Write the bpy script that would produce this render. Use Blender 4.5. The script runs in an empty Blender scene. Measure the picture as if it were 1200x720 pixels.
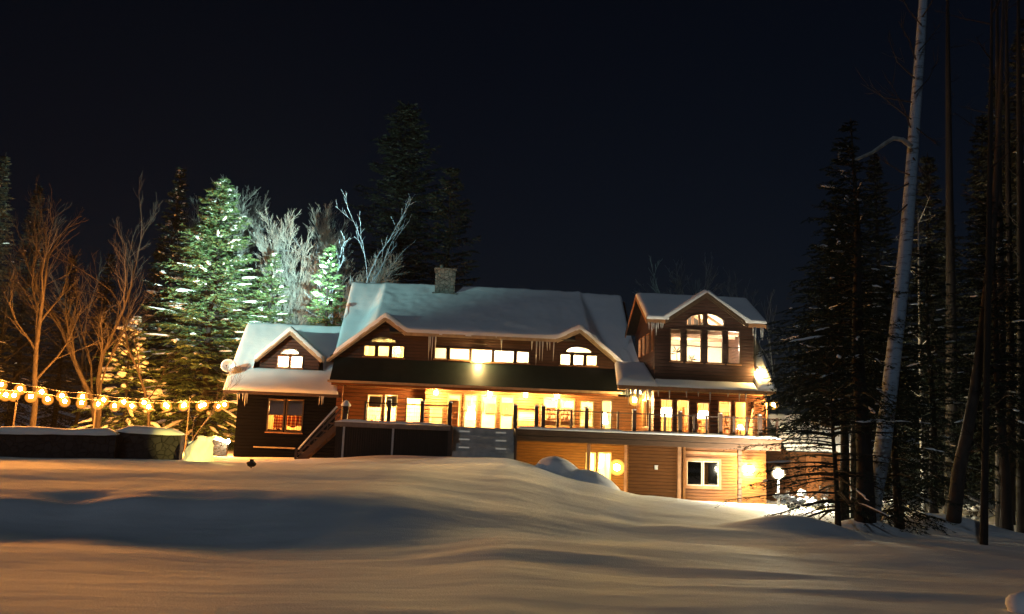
import bpy, math, random
from mathutils import Vector, Matrix, noise, geometry, Euler

R_ = math.radians
scene = bpy.context.scene
COL = scene.collection
PI = math.pi

# ------------------------------------------------------------------ camera
F = 1040.0
PITCH = math.atan(170.0 / 1040.0)
ROLL = R_(2.2)
CAMROT = Matrix.Rotation(PI / 2 + PITCH, 3, 'X') @ Matrix.Rotation(ROLL, 3, 'Z')
cam_data = bpy.data.cameras.new('camera')
cam = bpy.data.objects.new('camera', cam_data)
COL.objects.link(cam)
cam.matrix_world = CAMROT.to_4x4()
cam_data.sensor_width = 36.0
cam_data.lens = 36.0 * F / 1200.0
cam_data.clip_start = 0.1
cam_data.clip_end = 2000.0
scene.camera = cam


def ray(px, py):
    return CAMROT @ Vector(((px - 600.0) / F, -(py - 360.0) / F, -1.0))


def at(px, py, Y):
    """world point seen at a pixel of the photograph, at depth Y"""
    d = ray(px, py)
    return d * (Y / d.y)


# ------------------------------------------------------------------ house frame
YAW = R_(3.0)
HO = Vector((0.0, 55.0, 0.0))
UA = Vector((math.cos(YAW), math.sin(YAW), 0))
VA = Vector((-math.sin(YAW), math.cos(YAW), 0))


def UZ(px, py, v):
    """house coordinates (u, z) of a pixel on the plane at house depth v"""
    d = ray(px, py)
    t = (HO.dot(VA) + v) / d.dot(VA)
    p = d * t - HO
    return p.dot(UA), p.z


def U(px, v, py=460):
    return UZ(px, py, v)[0]


def Z(px, py, v):
    return UZ(px, py, v)[1]


def HW(u, v, z):
    return HO + UA * u + VA * v + Vector((0, 0, z))


def rect(px0, py0, px1, py1, v):
    """axis aligned rectangle (u0,z0,u1,z1) on plane v from pixel corners"""
    cu, cz = UZ((px0 + px1) / 2, (py0 + py1) / 2, v)
    s = (HO.y + v) / F
    w, h = (px1 - px0) * s / 2, (py1 - py0) * s / 2
    return (cu - w, cz - h, cu + w, cz + h)


# ------------------------------------------------------------------ mesh builder
class MB:
    def __init__(self):
        self.v, self.f = [], []

    def add(self, vs, fs):
        n = len(self.v)
        self.v += [tuple(p) for p in vs]
        self.f += [tuple(i + n for i in f) for f in fs]

    def quad(self, a, b, c, d):
        self.add([a, b, c, d], [(0, 1, 2, 3)])

    def box(self, x0, y0, z0, x1, y1, z1):
        if x0 > x1: x0, x1 = x1, x0
        if y0 > y1: y0, y1 = y1, y0
        if z0 > z1: z0, z1 = z1, z0
        vs = [(x0, y0, z0), (x1, y0, z0), (x1, y1, z0), (x0, y1, z0), (x0, y0, z1), (x1, y0, z1), (x1, y1, z1), (x0, y1, z1)]
        self.add(vs, [(0, 3, 2, 1), (4, 5, 6, 7), (0, 1, 5, 4), (1, 2, 6, 5), (2, 3, 7, 6), (3, 0, 4, 7)])

    def hexa(self, lo, hi):
        """solid between two quads (lists of four points)"""
        self.add(list(lo) + list(hi), [(3, 2, 1, 0), (4, 5, 6, 7), (0, 1, 5, 4), (1, 2, 6, 5), (2, 3, 7, 6), (3, 0, 4, 7)])

    def prism(self, poly, v0, v1, holes=()):
        """polygon(s) in (u, z) extruded along v"""
        loops = [list(poly)] + [list(h) for h in holes]
        tris = geometry.tessellate_polygon([[Vector((p[0], p[1], 0)) for p in l] for l in loops])
        flat = [p for l in loops for p in l]
        n = len(flat)
        vs = [(p[0], v0, p[1]) for p in flat] + [(p[0], v1, p[1]) for p in flat]
        fs = []
        for a, b, c in tris:
            fs.append((a, b, c)); fs.append((c + n, b + n, a + n))
        k = 0
        for l in loops:
            m = len(l)
            for i in range(m):
                a, b = k + i, k + (i + 1) % m
                fs.append((a, b, b + n, a + n))
            k += m
        self.add(vs, fs)

    def tube(self, pts, rad, sides=6, cap=True):
        pts = [Vector(p) for p in pts]
        n = len(pts)
        if not hasattr(rad, '__len__'): rad = [rad] * n
        vs, fs = [], []
        ref = None
        for i, p in enumerate(pts):
            d = (pts[min(i + 1, n - 1)] - pts[max(i - 1, 0)])
            if d.length < 1e-9: d = Vector((0, 0, 1))
            d.normalize()
            if ref is None:
                ref = d.orthogonal().normalized()
            else:
                ref = ref - d * ref.dot(d)
                if ref.length < 1e-6: ref = d.orthogonal()
                ref.normalize()
            b = d.cross(ref)
            for k in range(sides):
                a = 2 * PI * k / sides
                vs.append(p + (ref * math.cos(a) + b * math.sin(a)) * rad[i])
        for i in range(n - 1):
            for k in range(sides):
                a, c = i * sides + k, i * sides + (k + 1) % sides
                fs.append((a, c, c + sides, a + sides))
        if cap:
            fs.append(tuple(range(sides))[::-1])
            fs.append(tuple(range((n - 1) * sides, n * sides)))
        self.add(vs, fs)

    def lathe(self, prof, c=(0, 0, 0), sides=14):
        vs, fs = [], []
        for r, z in prof:
            for k in range(sides):
                a = 2 * PI * k / sides
                vs.append((c[0] + r * math.cos(a), c[1] + r * math.sin(a), c[2] + z))
        for i in range(len(prof) - 1):
            for k in range(sides):
                a, b = i * sides + k, i * sides + (k + 1) % sides
                fs.append((a, b, b + sides, a + sides))
        fs.append(tuple(range(sides))[::-1])
        fs.append(tuple(range((len(prof) - 1) * sides, len(prof) * sides)))
        self.add(vs, fs)

    def blob(self, c, rx, ry, rz, seed=0, amp=0.25, n=8, m=5, ax=0.0):
        vs, fs = [], []
        ca, sa = math.cos(ax), math.sin(ax)
        for i in range(m + 1):
            th = PI * i / m
            for k in range(n):
                ph = 2 * PI * k / n
                q = Vector((math.sin(th) * math.cos(ph), math.sin(th) * math.sin(ph), math.cos(th)))
                s = 1 + amp * noise.noise(q * 1.3 + Vector((seed * 3.7, seed * 1.9, 5.1)))
                x, y, z = q.x * rx * s, q.y * ry * s, q.z * rz * s
                vs.append((c[0] + x * ca - y * sa, c[1] + x * sa + y * ca, c[2] + z))
        for i in range(m):
            for k in range(n):
                a, b = i * n + k, i * n + (k + 1) % n
                fs.append((a, a + n, b + n, b))
        self.add(vs, fs)

    def build(self, name, mat, parent=None, smooth=False, bevel=0):
        me = bpy.data.meshes.new(name)
        me.from_pydata(self.v, [], self.f)
        me.update()
        if smooth:
            me.polygons.foreach_set('use_smooth', [True] * len(me.polygons))
        if mat: me.materials.append(mat)
        o = bpy.data.objects.new(name, me)
        COL.objects.link(o)
        if parent: o.parent = parent
        if bevel:
            b = o.modifiers.new('edge', 'BEVEL'); b.width = bevel; b.segments = 2; b.limit_method = 'ANGLE'
        return o


def tag(o, label=None, cat=None, group=None, kind=None):
    if label: o['label'] = label
    if cat: o['category'] = cat
    if group: o['group'] = group
    if kind: o['kind'] = kind
    return o


def thing(name, label, cat, loc=(0, 0, 0), rz=0.0, group=None):
    o = bpy.data.objects.new(name, None)
    COL.objects.link(o)
    o.location = loc
    o.rotation_euler = (0, 0, rz)
    o.empty_display_size = 0.3
    return tag(o, label, cat, group)


def children(o):
    return [c for c in list(bpy.data.objects) if c.parent == o]


def dup(o, loc, rz=0.0, sc=1.0, label=None, parent=None, first=True):
    c = o.copy()
    COL.objects.link(c)
    if first:
        c.location = loc; c.rotation_euler = (0, 0, rz); c.scale = (sc, sc, sc)
        if label: c['label'] = label
    else:
        c.parent = parent
    for ch in children(o):
        if ch != c: dup(ch, None, parent=c, first=False)
    return c


# ------------------------------------------------------------------ materials
def new_mat(name):
    m = bpy.data.materials.new(name)
    m.use_nodes = True
    nt = m.node_tree
    return m, nt, nt.nodes, nt.links, nt.nodes['Principled BSDF']


def mat(name, col, rough=0.7, var=0.25, scale=6.0, bump=0.15, stretch=(1, 1, 1), metal=0.0, spec=0.5, dist=0.02):
    m, nt, N, L, P = new_mat(name)
    tc = N.new('ShaderNodeTexCoord')
    mp = N.new('ShaderNodeMapping'); mp.inputs['Scale'].default_value = stretch
    L.new(tc.outputs['Object'], mp.inputs['Vector'])
    nz = N.new('ShaderNodeTexNoise'); nz.inputs['Scale'].default_value = scale; nz.inputs['Detail'].default_value = 6
    L.new(mp.outputs[0], nz.inputs['Vector'])
    cr = N.new('ShaderNodeValToRGB')
    a = [max(0, c * (1 - var)) for c in col]; b = [min(1, c * (1 + var)) for c in col]
    cr.color_ramp.elements[0].position = 0.3; cr.color_ramp.elements[1].position = 0.7
    cr.color_ramp.elements[0].color = (*a, 1); cr.color_ramp.elements[1].color = (*b, 1)
    L.new(nz.outputs['Fac'], cr.inputs['Fac']); L.new(cr.outputs['Color'], P.inputs['Base Color'])
    P.inputs['Roughness'].default_value = rough; P.inputs['Metallic'].default_value = metal
    P.inputs['Specular IOR Level'].default_value = spec
    if bump:
        bp = N.new('ShaderNodeBump'); bp.inputs['Strength'].default_value = bump; bp.inputs['Distance'].default_value = dist
        L.new(nz.outputs['Fac'], bp.inputs['Height']); L.new(bp.outputs['Normal'], P.inputs['Normal'])
    return m


def boards(name, col, pitch=0.2, axis='Z', rough=0.6, var=0.3, depth=0.02, spec=0.3):
    """boards or log courses: grooves every pitch along an axis, grain along them"""
    m, nt, N, L, P = new_mat(name)
    tc = N.new('ShaderNodeTexCoord')
    sp = N.new('ShaderNodeSeparateXYZ'); L.new(tc.outputs['Object'], sp.inputs[0])
    mu = N.new('ShaderNodeMath'); mu.operation = 'MULTIPLY'; mu.inputs[1].default_value = 1 / pitch
    L.new(sp.outputs[axis], mu.inputs[0])
    fr = N.new('ShaderNodeMath'); fr.operation = 'FRACT'; L.new(mu.outputs[0], fr.inputs[0])
    pp = N.new('ShaderNodeMath'); pp.operation = 'PINGPONG'; pp.inputs[1].default_value = 0.5
    L.new(fr.outputs[0], pp.inputs[0])
    ramp = N.new('ShaderNodeValToRGB')
    ramp.color_ramp.elements[0].position = 0.0; ramp.color_ramp.elements[1].position = 0.14
    L.new(pp.outputs[0], ramp.inputs['Fac'])
    fl = N.new('ShaderNodeMath'); fl.operation = 'FLOOR'; L.new(mu.outputs[0], fl.inputs[0])
    mp = N.new('ShaderNodeMapping')
    mp.inputs['Scale'].default_value = {'Z': (0.8, 0.8, 9), 'X': (9, 0.8, 0.8), 'Y': (0.8, 9, 0.8)}[axis]
    L.new(tc.outputs['Object'], mp.inputs['Vector'])
    nz = N.new('ShaderNodeTexNoise'); nz.noise_dimensions = '4D'; nz.inputs['Scale'].default_value = 2.0; nz.inputs['Detail'].default_value = 6
    L.new(mp.outputs[0], nz.inputs['Vector']); L.new(fl.outputs[0], nz.inputs['W'])
    cr = N.new('ShaderNodeValToRGB')
    cr.color_ramp.elements[0].position = 0.3; cr.color_ramp.elements[1].position = 0.72
    cr.color_ramp.elements[0].color = (*[c * (1 - var) for c in col], 1)
    cr.color_ramp.elements[1].color = (*[min(1, c * (1 + var)) for c in col], 1)
    L.new(nz.outputs['Fac'], cr.inputs['Fac'])
    mx = N.new('ShaderNodeMix'); mx.data_type = 'RGBA'; mx.blend_type = 'MULTIPLY'; mx.inputs['Factor'].default_value = 0.65
    L.new(cr.outputs['Color'], mx.inputs['A']); L.new(ramp.outputs['Color'], mx.inputs['B'])
    L.new(mx.outputs['Result'], P.inputs['Base Color'])
    bp = N.new('ShaderNodeBump'); bp.inputs['Strength'].default_value = 0.9; bp.inputs['Distance'].default_value = depth
    L.new(ramp.outputs['Color'], bp.inputs['Height']); L.new(bp.outputs['Normal'], P.inputs['Normal'])
    P.inputs['Roughness'].default_value = rough; P.inputs['Specular IOR Level'].default_value = spec
    return m


def emit(name, col, s, base=(0.8, 0.75, 0.6)):
    m, nt, N, L, P = new_mat(name)
    P.inputs['Base Color'].default_value = (*base, 1)
    P.inputs['Emission Color'].default_value = (*col, 1)
    P.inputs['Emission Strength'].default_value = s
    return m


def glass_mat(name, tint=(0.95, 0.97, 1.0), refl=0.0):
    m, nt, N, L, P = new_mat(name)
    N.remove(P)
    out = N['Material Output']
    tr = N.new('ShaderNodeBsdfTransparent'); tr.inputs['Color'].default_value = (*tint, 1)
    gl = N.new('ShaderNodeBsdfGlossy'); gl.inputs['Roughness'].default_value = 0.03
    fz = N.new('ShaderNodeFresnel'); fz.inputs['IOR'].default_value = 1.5
    ad = N.new('ShaderNodeMath'); ad.operation = 'ADD'; ad.inputs[1].default_value = refl
    L.new(fz.outputs[0], ad.inputs[0])
    mx = N.new('ShaderNodeMixShader')
    L.new(ad.outputs[0], mx.inputs[0]); L.new(tr.outputs[0], mx.inputs[1]); L.new(gl.outputs[0], mx.inputs[2])
    L.new(mx.outputs[0], out.inputs['Surface'])
    return m


def snow_mat(name, scale=1.0, bump=0.35, fine=True):
    m, nt, N, L, P = new_mat(name)
    tc = N.new('ShaderNodeTexCoord')
    n1 = N.new('ShaderNodeTexNoise'); n1.inputs['Scale'].default_value = 1.4 * scale; n1.inputs['Detail'].default_value = 8
    mp = N.new('ShaderNodeMapping'); mp.inputs['Scale'].default_value = (0.45, 1.0, 1.0); mp.inputs['Rotation'].default_value = (0, 0, 0.15)
    L.new(tc.outputs['Object'], mp.inputs['Vector']); L.new(mp.outputs[0], n1.inputs['Vector'])
    n2 = N.new('ShaderNodeTexNoise'); n2.inputs['Scale'].default_value = 34 * scale; n2.inputs['Detail'].default_value = 5
    L.new(tc.outputs['Object'], n2.inputs['Vector'])
    ad = N.new('ShaderNodeMath'); ad.operation = 'MULTIPLY_ADD'; ad.inputs[1].default_value = 0.16
    L.new(n2.outputs['Fac'], ad.inputs[0]); L.new(n1.outputs['Fac'], ad.inputs[2])
    bp = N.new('ShaderNodeBump'); bp.inputs['Strength'].default_value = bump; bp.inputs['Distance'].default_value = 0.12
    L.new(ad.outputs[0], bp.inputs['Height']); L.new(bp.outputs['Normal'], P.inputs['Normal'])
    cr = N.new('ShaderNodeValToRGB')
    cr.color_ramp.elements[0].color = (0.74, 0.77, 0.82, 1); cr.color_ramp.elements[1].color = (0.86, 0.88, 0.9, 1)
    L.new(n1.outputs['Fac'], cr.inputs['Fac']); L.new(cr.outputs['Color'], P.inputs['Base Color'])
    P.inputs['Roughness'].default_value = 0.75; P.inputs['Specular IOR Level'].default_value = 0.25
    return m


def stone_mat(name, col, scale=3.0):
    m, nt, N, L, P = new_mat(name)
    tc = N.new('ShaderNodeTexCoord')
    vo = N.new('ShaderNodeTexVoronoi'); vo.feature = 'DISTANCE_TO_EDGE'; vo.inputs['Scale'].default_value = scale
    vc = N.new('ShaderNodeTexVoronoi'); vc.inputs['Scale'].default_value = scale
    L.new(tc.outputs['Object'], vo.inputs['Vector']); L.new(tc.outputs['Object'], vc.inputs['Vector'])
    cr = N.new('ShaderNodeValToRGB'); cr.color_ramp.elements[1].position = 0.08
    L.new(vo.outputs['Distance'], cr.inputs['Fac'])
    hs = N.new('ShaderNodeMix'); hs.data_type = 'RGBA'; hs.blend_type = 'MULTIPLY'; hs.inputs['Factor'].default_value = 0.5
    hs.inputs['A'].default_value = (*col, 1)
    bw = N.new('ShaderNodeRGBToBW'); L.new(vc.outputs['Color'], bw.inputs[0]); L.new(bw.outputs[0], hs.inputs['B'])
    mx = N.new('ShaderNodeMix'); mx.data_type = 'RGBA'; mx.blend_type = 'MULTIPLY'; mx.inputs['Factor'].default_value = 0.7
    L.new(hs.outputs['Result'], mx.inputs['A']); L.new(cr.outputs['Color'], mx.inputs['B'])
    L.new(mx.outputs['Result'], P.inputs['Base Color'])
    bp = N.new('ShaderNodeBump'); bp.inputs['Strength'].default_value = 0.8; bp.inputs['Distance'].default_value = 0.05
    L.new(cr.outputs['Color'], bp.inputs['Height']); L.new(bp.outputs['Normal'], P.inputs['Normal'])
    P.inputs['Roughness'].default_value = 0.85
    return m


def birch_mat(name):
    m, nt, N, L, P = new_mat(name)
    tc = N.new('ShaderNodeTexCoord')
    mp = N.new('ShaderNodeMapping'); mp.inputs['Scale'].default_value = (1.2, 1.2, 5.0)
    L.new(tc.outputs['Object'], mp.inputs['Vector'])
    nz = N.new('ShaderNodeTexNoise'); nz.inputs['Scale'].default_value = 1.6; nz.inputs['Detail'].default_value = 8; nz.inputs['Roughness'].default_value = 0.7
    L.new(mp.outputs[0], nz.inputs['Vector'])
    cr = N.new('ShaderNodeValToRGB')
    cr.color_ramp.elements[0].position = 0.36; cr.color_ramp.elements[0].color = (0.05, 0.045, 0.04, 1)
    cr.color_ramp.elements[1].position = 0.48; cr.color_ramp.elements[1].color = (0.27, 0.35, 0.44, 1)
    L.new(nz.outputs['Fac'], cr.inputs['Fac']); L.new(cr.outputs['Color'], P.inputs['Base Color'])
    bp = N.new('ShaderNodeBump'); bp.inputs['Strength'].default_value = 0.5; bp.inputs['Distance'].default_value = 0.02
    L.new(nz.outputs['Fac'], bp.inputs['Height']); L.new(bp.outputs['Normal'], P.inputs['Normal'])
    P.inputs['Roughness'].default_value = 0.8
    return m


M = {}
M['snow'] = snow_mat('snow_field', 1.0, 0.5)
M['roofsnow'] = snow_mat('roof_snow', 0.8, 0.25)
M['log'] = boards('stained_log', (0.2, 0.066, 0.023), 0.24, depth=0.05)
M['siding'] = boards('cedar_siding', (0.135, 0.052, 0.016), 0.17, depth=0.03)
M['brown'] = boards('brown_siding', (0.05, 0.021, 0.015), 0.2, depth=0.03)
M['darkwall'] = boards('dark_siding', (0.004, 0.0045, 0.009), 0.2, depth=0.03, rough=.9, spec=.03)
M['trim'] = mat('cedar_trim', (0.33, 0.16, 0.07), 0.6, 0.3, 3, 0.2, (1, 1, 1))
M['darktrim'] = mat('dark_trim', (0.06, 0.035, 0.02), 0.55, 0.3, 4, 0.2)
M['fascia'] = mat('fascia_board', (0.36, 0.27, 0.17), 0.6, 0.25, 3, 0.2)
M['rooftin'] = mat('dark_green_metal', (0.009, 0.015, 0.016), 0.6, 0.2, 2, 0.1, spec=.25)
M['shingle'] = mat('roof_underlay', (0.03, 0.03, 0.03), 0.8)
M['doorframe'] = mat('olive_door_frame', (0.10, 0.085, 0.04), 0.6, 0.15, 4, 0.05)
M['white'] = mat('cream_sash', (0.55, 0.5, 0.4), 0.5, 0.1, 4, 0.05)
M['deckwood'] = boards('deck_board', (0.16, 0.085, 0.045), 0.14, 'Y', 0.7, 0.3, 0.015)
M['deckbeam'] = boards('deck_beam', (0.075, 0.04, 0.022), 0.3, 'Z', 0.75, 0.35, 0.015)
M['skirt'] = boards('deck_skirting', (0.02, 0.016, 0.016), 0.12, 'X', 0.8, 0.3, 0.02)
M['rail'] = mat('rail_wood', (0.045, 0.022, 0.014), 0.55, 0.3, 5, 0.15)
M['riser'] = mat('grey_stair_board', (0.5, 0.47, 0.43), 0.8, 0.2, 3, 0.2)
M['stone'] = stone_mat('chimney_stone', (0.2, 0.19, 0.17), 4.0)
M['wallstone'] = stone_mat('garden_stone', (0.035, 0.03, 0.034), 3.2)
M['iron'] = mat('black_iron', (0.02, 0.018, 0.017), 0.45, 0.2, 8, 0.05, metal=0.6)
M['greymetal'] = mat('grey_metal', (0.45, 0.48, 0.5), 0.4, 0.1, 6, 0.03, metal=0.3)
M['glass'] = glass_mat('window_glass')
M['darkglass'] = glass_mat('reflecting_glass', (0.35, 0.4, 0.42), 0.12)
M['ice'] = mat('icicle_ice', (0.75, 0.78, 0.8), 0.12, 0.05, 9, 0.3)
M['ice'].node_tree.nodes['Principled BSDF'].inputs['Transmission Weight'].default_value = 0.35
M['plaster'] = mat('warm_plaster', (0.74, 0.6, 0.36), 0.8, 0.08, 2, 0.05)
M['cream'] = mat('cream_plaster', (0.78, 0.7, 0.52), 0.8, 0.08, 2, 0.05)
M['pine'] = boards('pine_panel', (0.55, 0.33, 0.13), 0.16, 'X', 0.5, 0.25, 0.01)
M['cabinet'] = mat('cabinet_wood', (0.28, 0.11, 0.035), 0.45, 0.3, 3, 0.05, (3, 3, 0.6))
M['floorwood'] = boards('room_floor', (0.34, 0.18, 0.07), 0.12, 'Y', 0.4, 0.3, 0.005)
M['fabric'] = mat('sofa_fabric', (0.25, 0.14, 0.09), 0.9, 0.2, 20, 0.2)
M['blind'] = mat('roller_blind', (0.28, 0.27, 0.3), 0.85, 0.08, 12, 0.05)
M['shade'] = emit('lit_lamp_shade', (1.0, 0.78, 0.42), 6.0)
M['bark'] = mat('grey_brown_bark', (0.028, 0.022, 0.018), 0.9, 0.4, 5, 0.7, (1, 1, 0.3), dist=0.04)
M['darkbark'] = mat('dark_bark', (0.011, 0.009, 0.008), 0.9, 0.4, 5, 0.7, (1, 1, 0.3), dist=0.04)
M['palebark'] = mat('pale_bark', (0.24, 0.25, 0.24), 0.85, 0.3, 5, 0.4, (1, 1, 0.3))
M['birch'] = birch_mat('birch_bark')
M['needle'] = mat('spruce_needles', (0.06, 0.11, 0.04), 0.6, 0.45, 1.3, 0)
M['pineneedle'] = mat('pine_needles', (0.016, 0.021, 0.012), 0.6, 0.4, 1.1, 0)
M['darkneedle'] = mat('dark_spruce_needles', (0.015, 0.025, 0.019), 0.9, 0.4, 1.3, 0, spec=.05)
M['cable'] = mat('black_cable', (0.02, 0.02, 0.02), 0.6, 0.1, 5, 0)

# lit things
LAMPK = 1.0
M['bulb_amber'] = emit('amber_bulb', (1.0, 0.34, 0.05), 1250.0)
M['bulb_porch'] = emit('porch_bulb', (1.0, 0.6, 0.19), 1500.0)
M['bulb_yellow'] = emit('yellow_bulb', (1.0, 0.66, 0.16), 350.0)
M['bulb_white'] = emit('white_bulb', (1.0, 0.86, 0.6), 350.0)
M['bulb_path'] = emit('path_bulb', (1.0, 0.85, 0.45), 250.0)
M['steplight'] = emit('step_light', (1.0, 0.93, 0.8), 0.07)
M['flood'] = emit('flood_lens', (0.5, 1.0, 0.82), 40.0)


def halo_mat(name, col, s):
    """an evenly emitting volume, an added halo that imitates bloom round a lamp"""
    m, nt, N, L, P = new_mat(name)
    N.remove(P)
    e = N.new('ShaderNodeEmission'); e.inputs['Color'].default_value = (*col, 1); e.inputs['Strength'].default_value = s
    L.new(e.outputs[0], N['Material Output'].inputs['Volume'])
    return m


M['amberhalo'] = halo_mat('amber_halo', (1.0, .30, .03), 1.5)  # added glow balls imitating bloom round the lamps, no real glass
M['goldhalo'] = halo_mat('gold_halo', (1.0, .5, .08), 1.3)
M['whitehalo'] = halo_mat('white_halo', (1.0, .8, .45), 1.1)


def ico(r, c=(0, 0, 0), n=10, m=7):
    b = MB()
    prof = [(max(1e-4, r * math.sin(PI * i / m)), -r * math.cos(PI * i / m)) for i in range(m + 1)]
    b.lathe(prof, c, n)
    return b


def light(name, kind, loc, energy, col, size=0.1, parent=None, **kw):
    d = bpy.data.lights.new(name, kind)
    d.energy = energy; d.color = col
    if kind in ('POINT', 'SPOT'): d.shadow_soft_size = size
    for k, v in kw.items(): setattr(d, k, v)
    o = bpy.data.objects.new(name, d)
    COL.objects.link(o)
    o.location = loc
    if parent: o.parent = parent
    return o


def aim(o, target):
    d = Vector(target) - Vector(o.location)
    o.rotation_euler = d.to_track_quat('-Z', 'Y').to_euler()
# ------------------------------------------------------------------ terrain
def interp(pts, x):
    """monotone-ish cubic through (x, y) points"""
    n = len(pts)
    if x <= pts[0][0]: return pts[0][1]
    if x >= pts[-1][0]: return pts[-1][1]
    i = 0
    while pts[i + 1][0] < x: i += 1
    x0, y0 = pts[i]; x1, y1 = pts[i + 1]
    h = x1 - x0
    d = (y1 - y0) / h

    def slope(k):
        if k <= 0 or k >= n - 1: return (pts[1][1] - pts[0][1]) / (pts[1][0] - pts[0][0]) if k <= 0 else (pts[-1][1] - pts[-2][1]) / (pts[-1][0] - pts[-2][0])
        a = (pts[k][1] - pts[k - 1][1]) / (pts[k][0] - pts[k - 1][0])
        b = (pts[k + 1][1] - pts[k][1]) / (pts[k + 1][0] - pts[k][0])
        if a * b <= 0: return 0.0
        return 2 * a * b / (a + b)
    m0, m1 = slope(i), slope(i + 1)
    t = (x - x0) / h
    return ((2 * t ** 3 - 3 * t ** 2 + 1) * y0 + (t ** 3 - 2 * t ** 2 + t) * h * m0 + (-2 * t ** 3 + 3 * t ** 2) * y1 + (t ** 3 - t ** 2) * h * m1)


# profiles of ground height against distance, for bearings X / Y from the path
PROF = [
    (-1.6, [(-40, -1.5), (0, -1.6), (9, -1.75), (16, -2.2), (21, -2.5), (25, -1.6), (34, -1.25), (46, -1.0), (60, -0.8), (90, 0.5), (300, 12)]),
    (-0.60, [(-40, -1.5), (0, -1.6), (8.5, -1.74), (15, -2.16), (20.4, -2.36), (24.3, -1.47), (32, -1.22), (43, -1.1), (60, -0.9), (90, 0), (300, 10)]),
    (-0.29, [(-40, -1.5), (0, -1.58), (8.5, -1.66), (15, -2.12), (19.8, -2.34), (24.2, -1.36), (32, -1.10), (44, -0.97), (60, -0.9), (90, 0), (300, 10)]),
    (-0.12, [(-40, -1.5), (0, -1.58), (8.5, -1.62), (15, -1.98), (19.8, -2.1), (24.5, -1.36), (34, -0.85), (45, -0.45), (52, -0.6), (60, -0.9), (90, 0), (300, 10)]),
    (0.0, [(-40, -1.5), (0, -1.58), (8.7, -1.62), (16, -1.78), (21, -1.86), (25, -1.62), (34, -0.95), (44.5, -0.3), (50, -0.7), (56, -1.6), (70, -1.5), (90, 0), (300, 10)]),
    (0.095, [(-40, -1.5), (0, -1.6), (9, -1.66), (16, -1.82), (22, -1.95), (27, -1.82), (35, -1.5), (43, -1.2), (50, -2.0), (56, -2.2), (70, -1.5), (90, 0), (300, 10)]),
    (0.15, [(-40, -1.5), (0, -1.6), (9.3, -1.66), (18, -1.9), (26, -2.05), (34, -1.86), (43, -1.72), (50, -2.2), (56, -2.3), (70, -1.6), (90, 0), (300, 10)]),
    (0.26, [(-40, -1.5), (0, -1.6), (9.5, -1.64), (18, -1.92), (25, -2.1), (34, -2.12), (44, -2.12), (50, -2.35), (56, -2.4), (70, -1.8), (90, 0), (300, 10)]),
    (0.40, [(-40, -1.5), (0, -1.6), (9.8, -1.66), (18, -1.95), (30, -2.2), (36, -2.3), (46, -2.4), (56, -2.4), (70, -2.0), (90, 0), (300, 10)]),
    (0.58, [(-40, -1.5), (0, -1.6), (10.5, -1.7), (18, -2.0), (30, -2.35), (38, -2.5), (46, -2.55), (56, -2.4), (70, -2.0), (90, 0), (300, 10)]),
    (1.6, [(-40, -1.5), (0, -1.6), (10.5, -1.7), (18, -2.1), (30, -2.5), (46, -2.7), (60, -2.4), (90, 0), (300, 12)]),
]
BUMPS = []  # (X, Y, rx, ry, h)


def ground(X, Y):
    t = X / math.sqrt(max(Y, 0) ** 2 + 36.0) if Y > 0 else X / 6.0
    t = max(-1.6, min(1.6, t))
    i = 0
    while i < len(PROF) - 2 and PROF[i + 1][0] < t: i += 1
    a, b = PROF[i], PROF[i + 1]
    w = (t - a[0]) / (b[0] - a[0])
    w = w * w * (3 - 2 * w) * 0.5 + w * 0.5
    yw = Y + 1.5 * noise.noise(Vector((X * 0.06, Y * 0.03, 3.3)))
    yw += (.9 * noise.noise(Vector((X * .22, Y * .1, 13.3))) + .35 * noise.noise(Vector((X * .7, Y * .3, 23.3)))) * min(1, max(0, (Y - 8) / 8))
    z = interp(a[1], yw) * (1 - w) + interp(b[1], yw) * w
    near = min(1.0, max(0.0, (Y - 2) / 6.0))
    z += 0.10 * noise.noise(Vector((X * 0.11, Y * 0.20, 1.7))) * near
    if 12 < Y < 34: z += .13 * noise.noise(Vector((X * .16 + 20, Y * .22, 7.7))) * min(1, (Y - 12) / 5, (34 - Y) / 5)
    z += 0.04 * noise.noise(Vector((X * 0.3 + 8, Y * 0.6, 4.1)))
    z += 0.012 * noise.noise(Vector((X * 1.1, Y * 1.5, 9.4)))
    for bx, by, rx, ry, h in BUMPS:
        q = ((X - bx) / rx) ** 2 + ((Y - by) / ry) ** 2
        if q < 9: z += h * math.exp(-q)
    return z


def bump_px(px, py, Y, rx, ry, h):
    p = at(px, py, Y)
    BUMPS.append((p.x, p.y, rx, ry, h))


bump_px(1013, 622, 30, 1.3, 1.2, 0.55)
bump_px(905, 604, 28, 1.7, 1.3, 0.36)
bump_px(955, 612, 28, 1.4, 1.0, 0.3)
bump_px(1100, 590, 35, 2.5, 1.6, 0.7)
bump_px(790, 612, 26, 3.0, 0.8, 0.12)
bump_px(660, 650, 17, 3.5, 0.6, 0.06)
bump_px(900, 668, 16, 2.2, 0.5, 0.08)
bump_px(1000, 690, 13, 2.0, 0.4, 0.06)
bump_px(120, 585, 23.5, 4, 0.6, 0.14)


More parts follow.
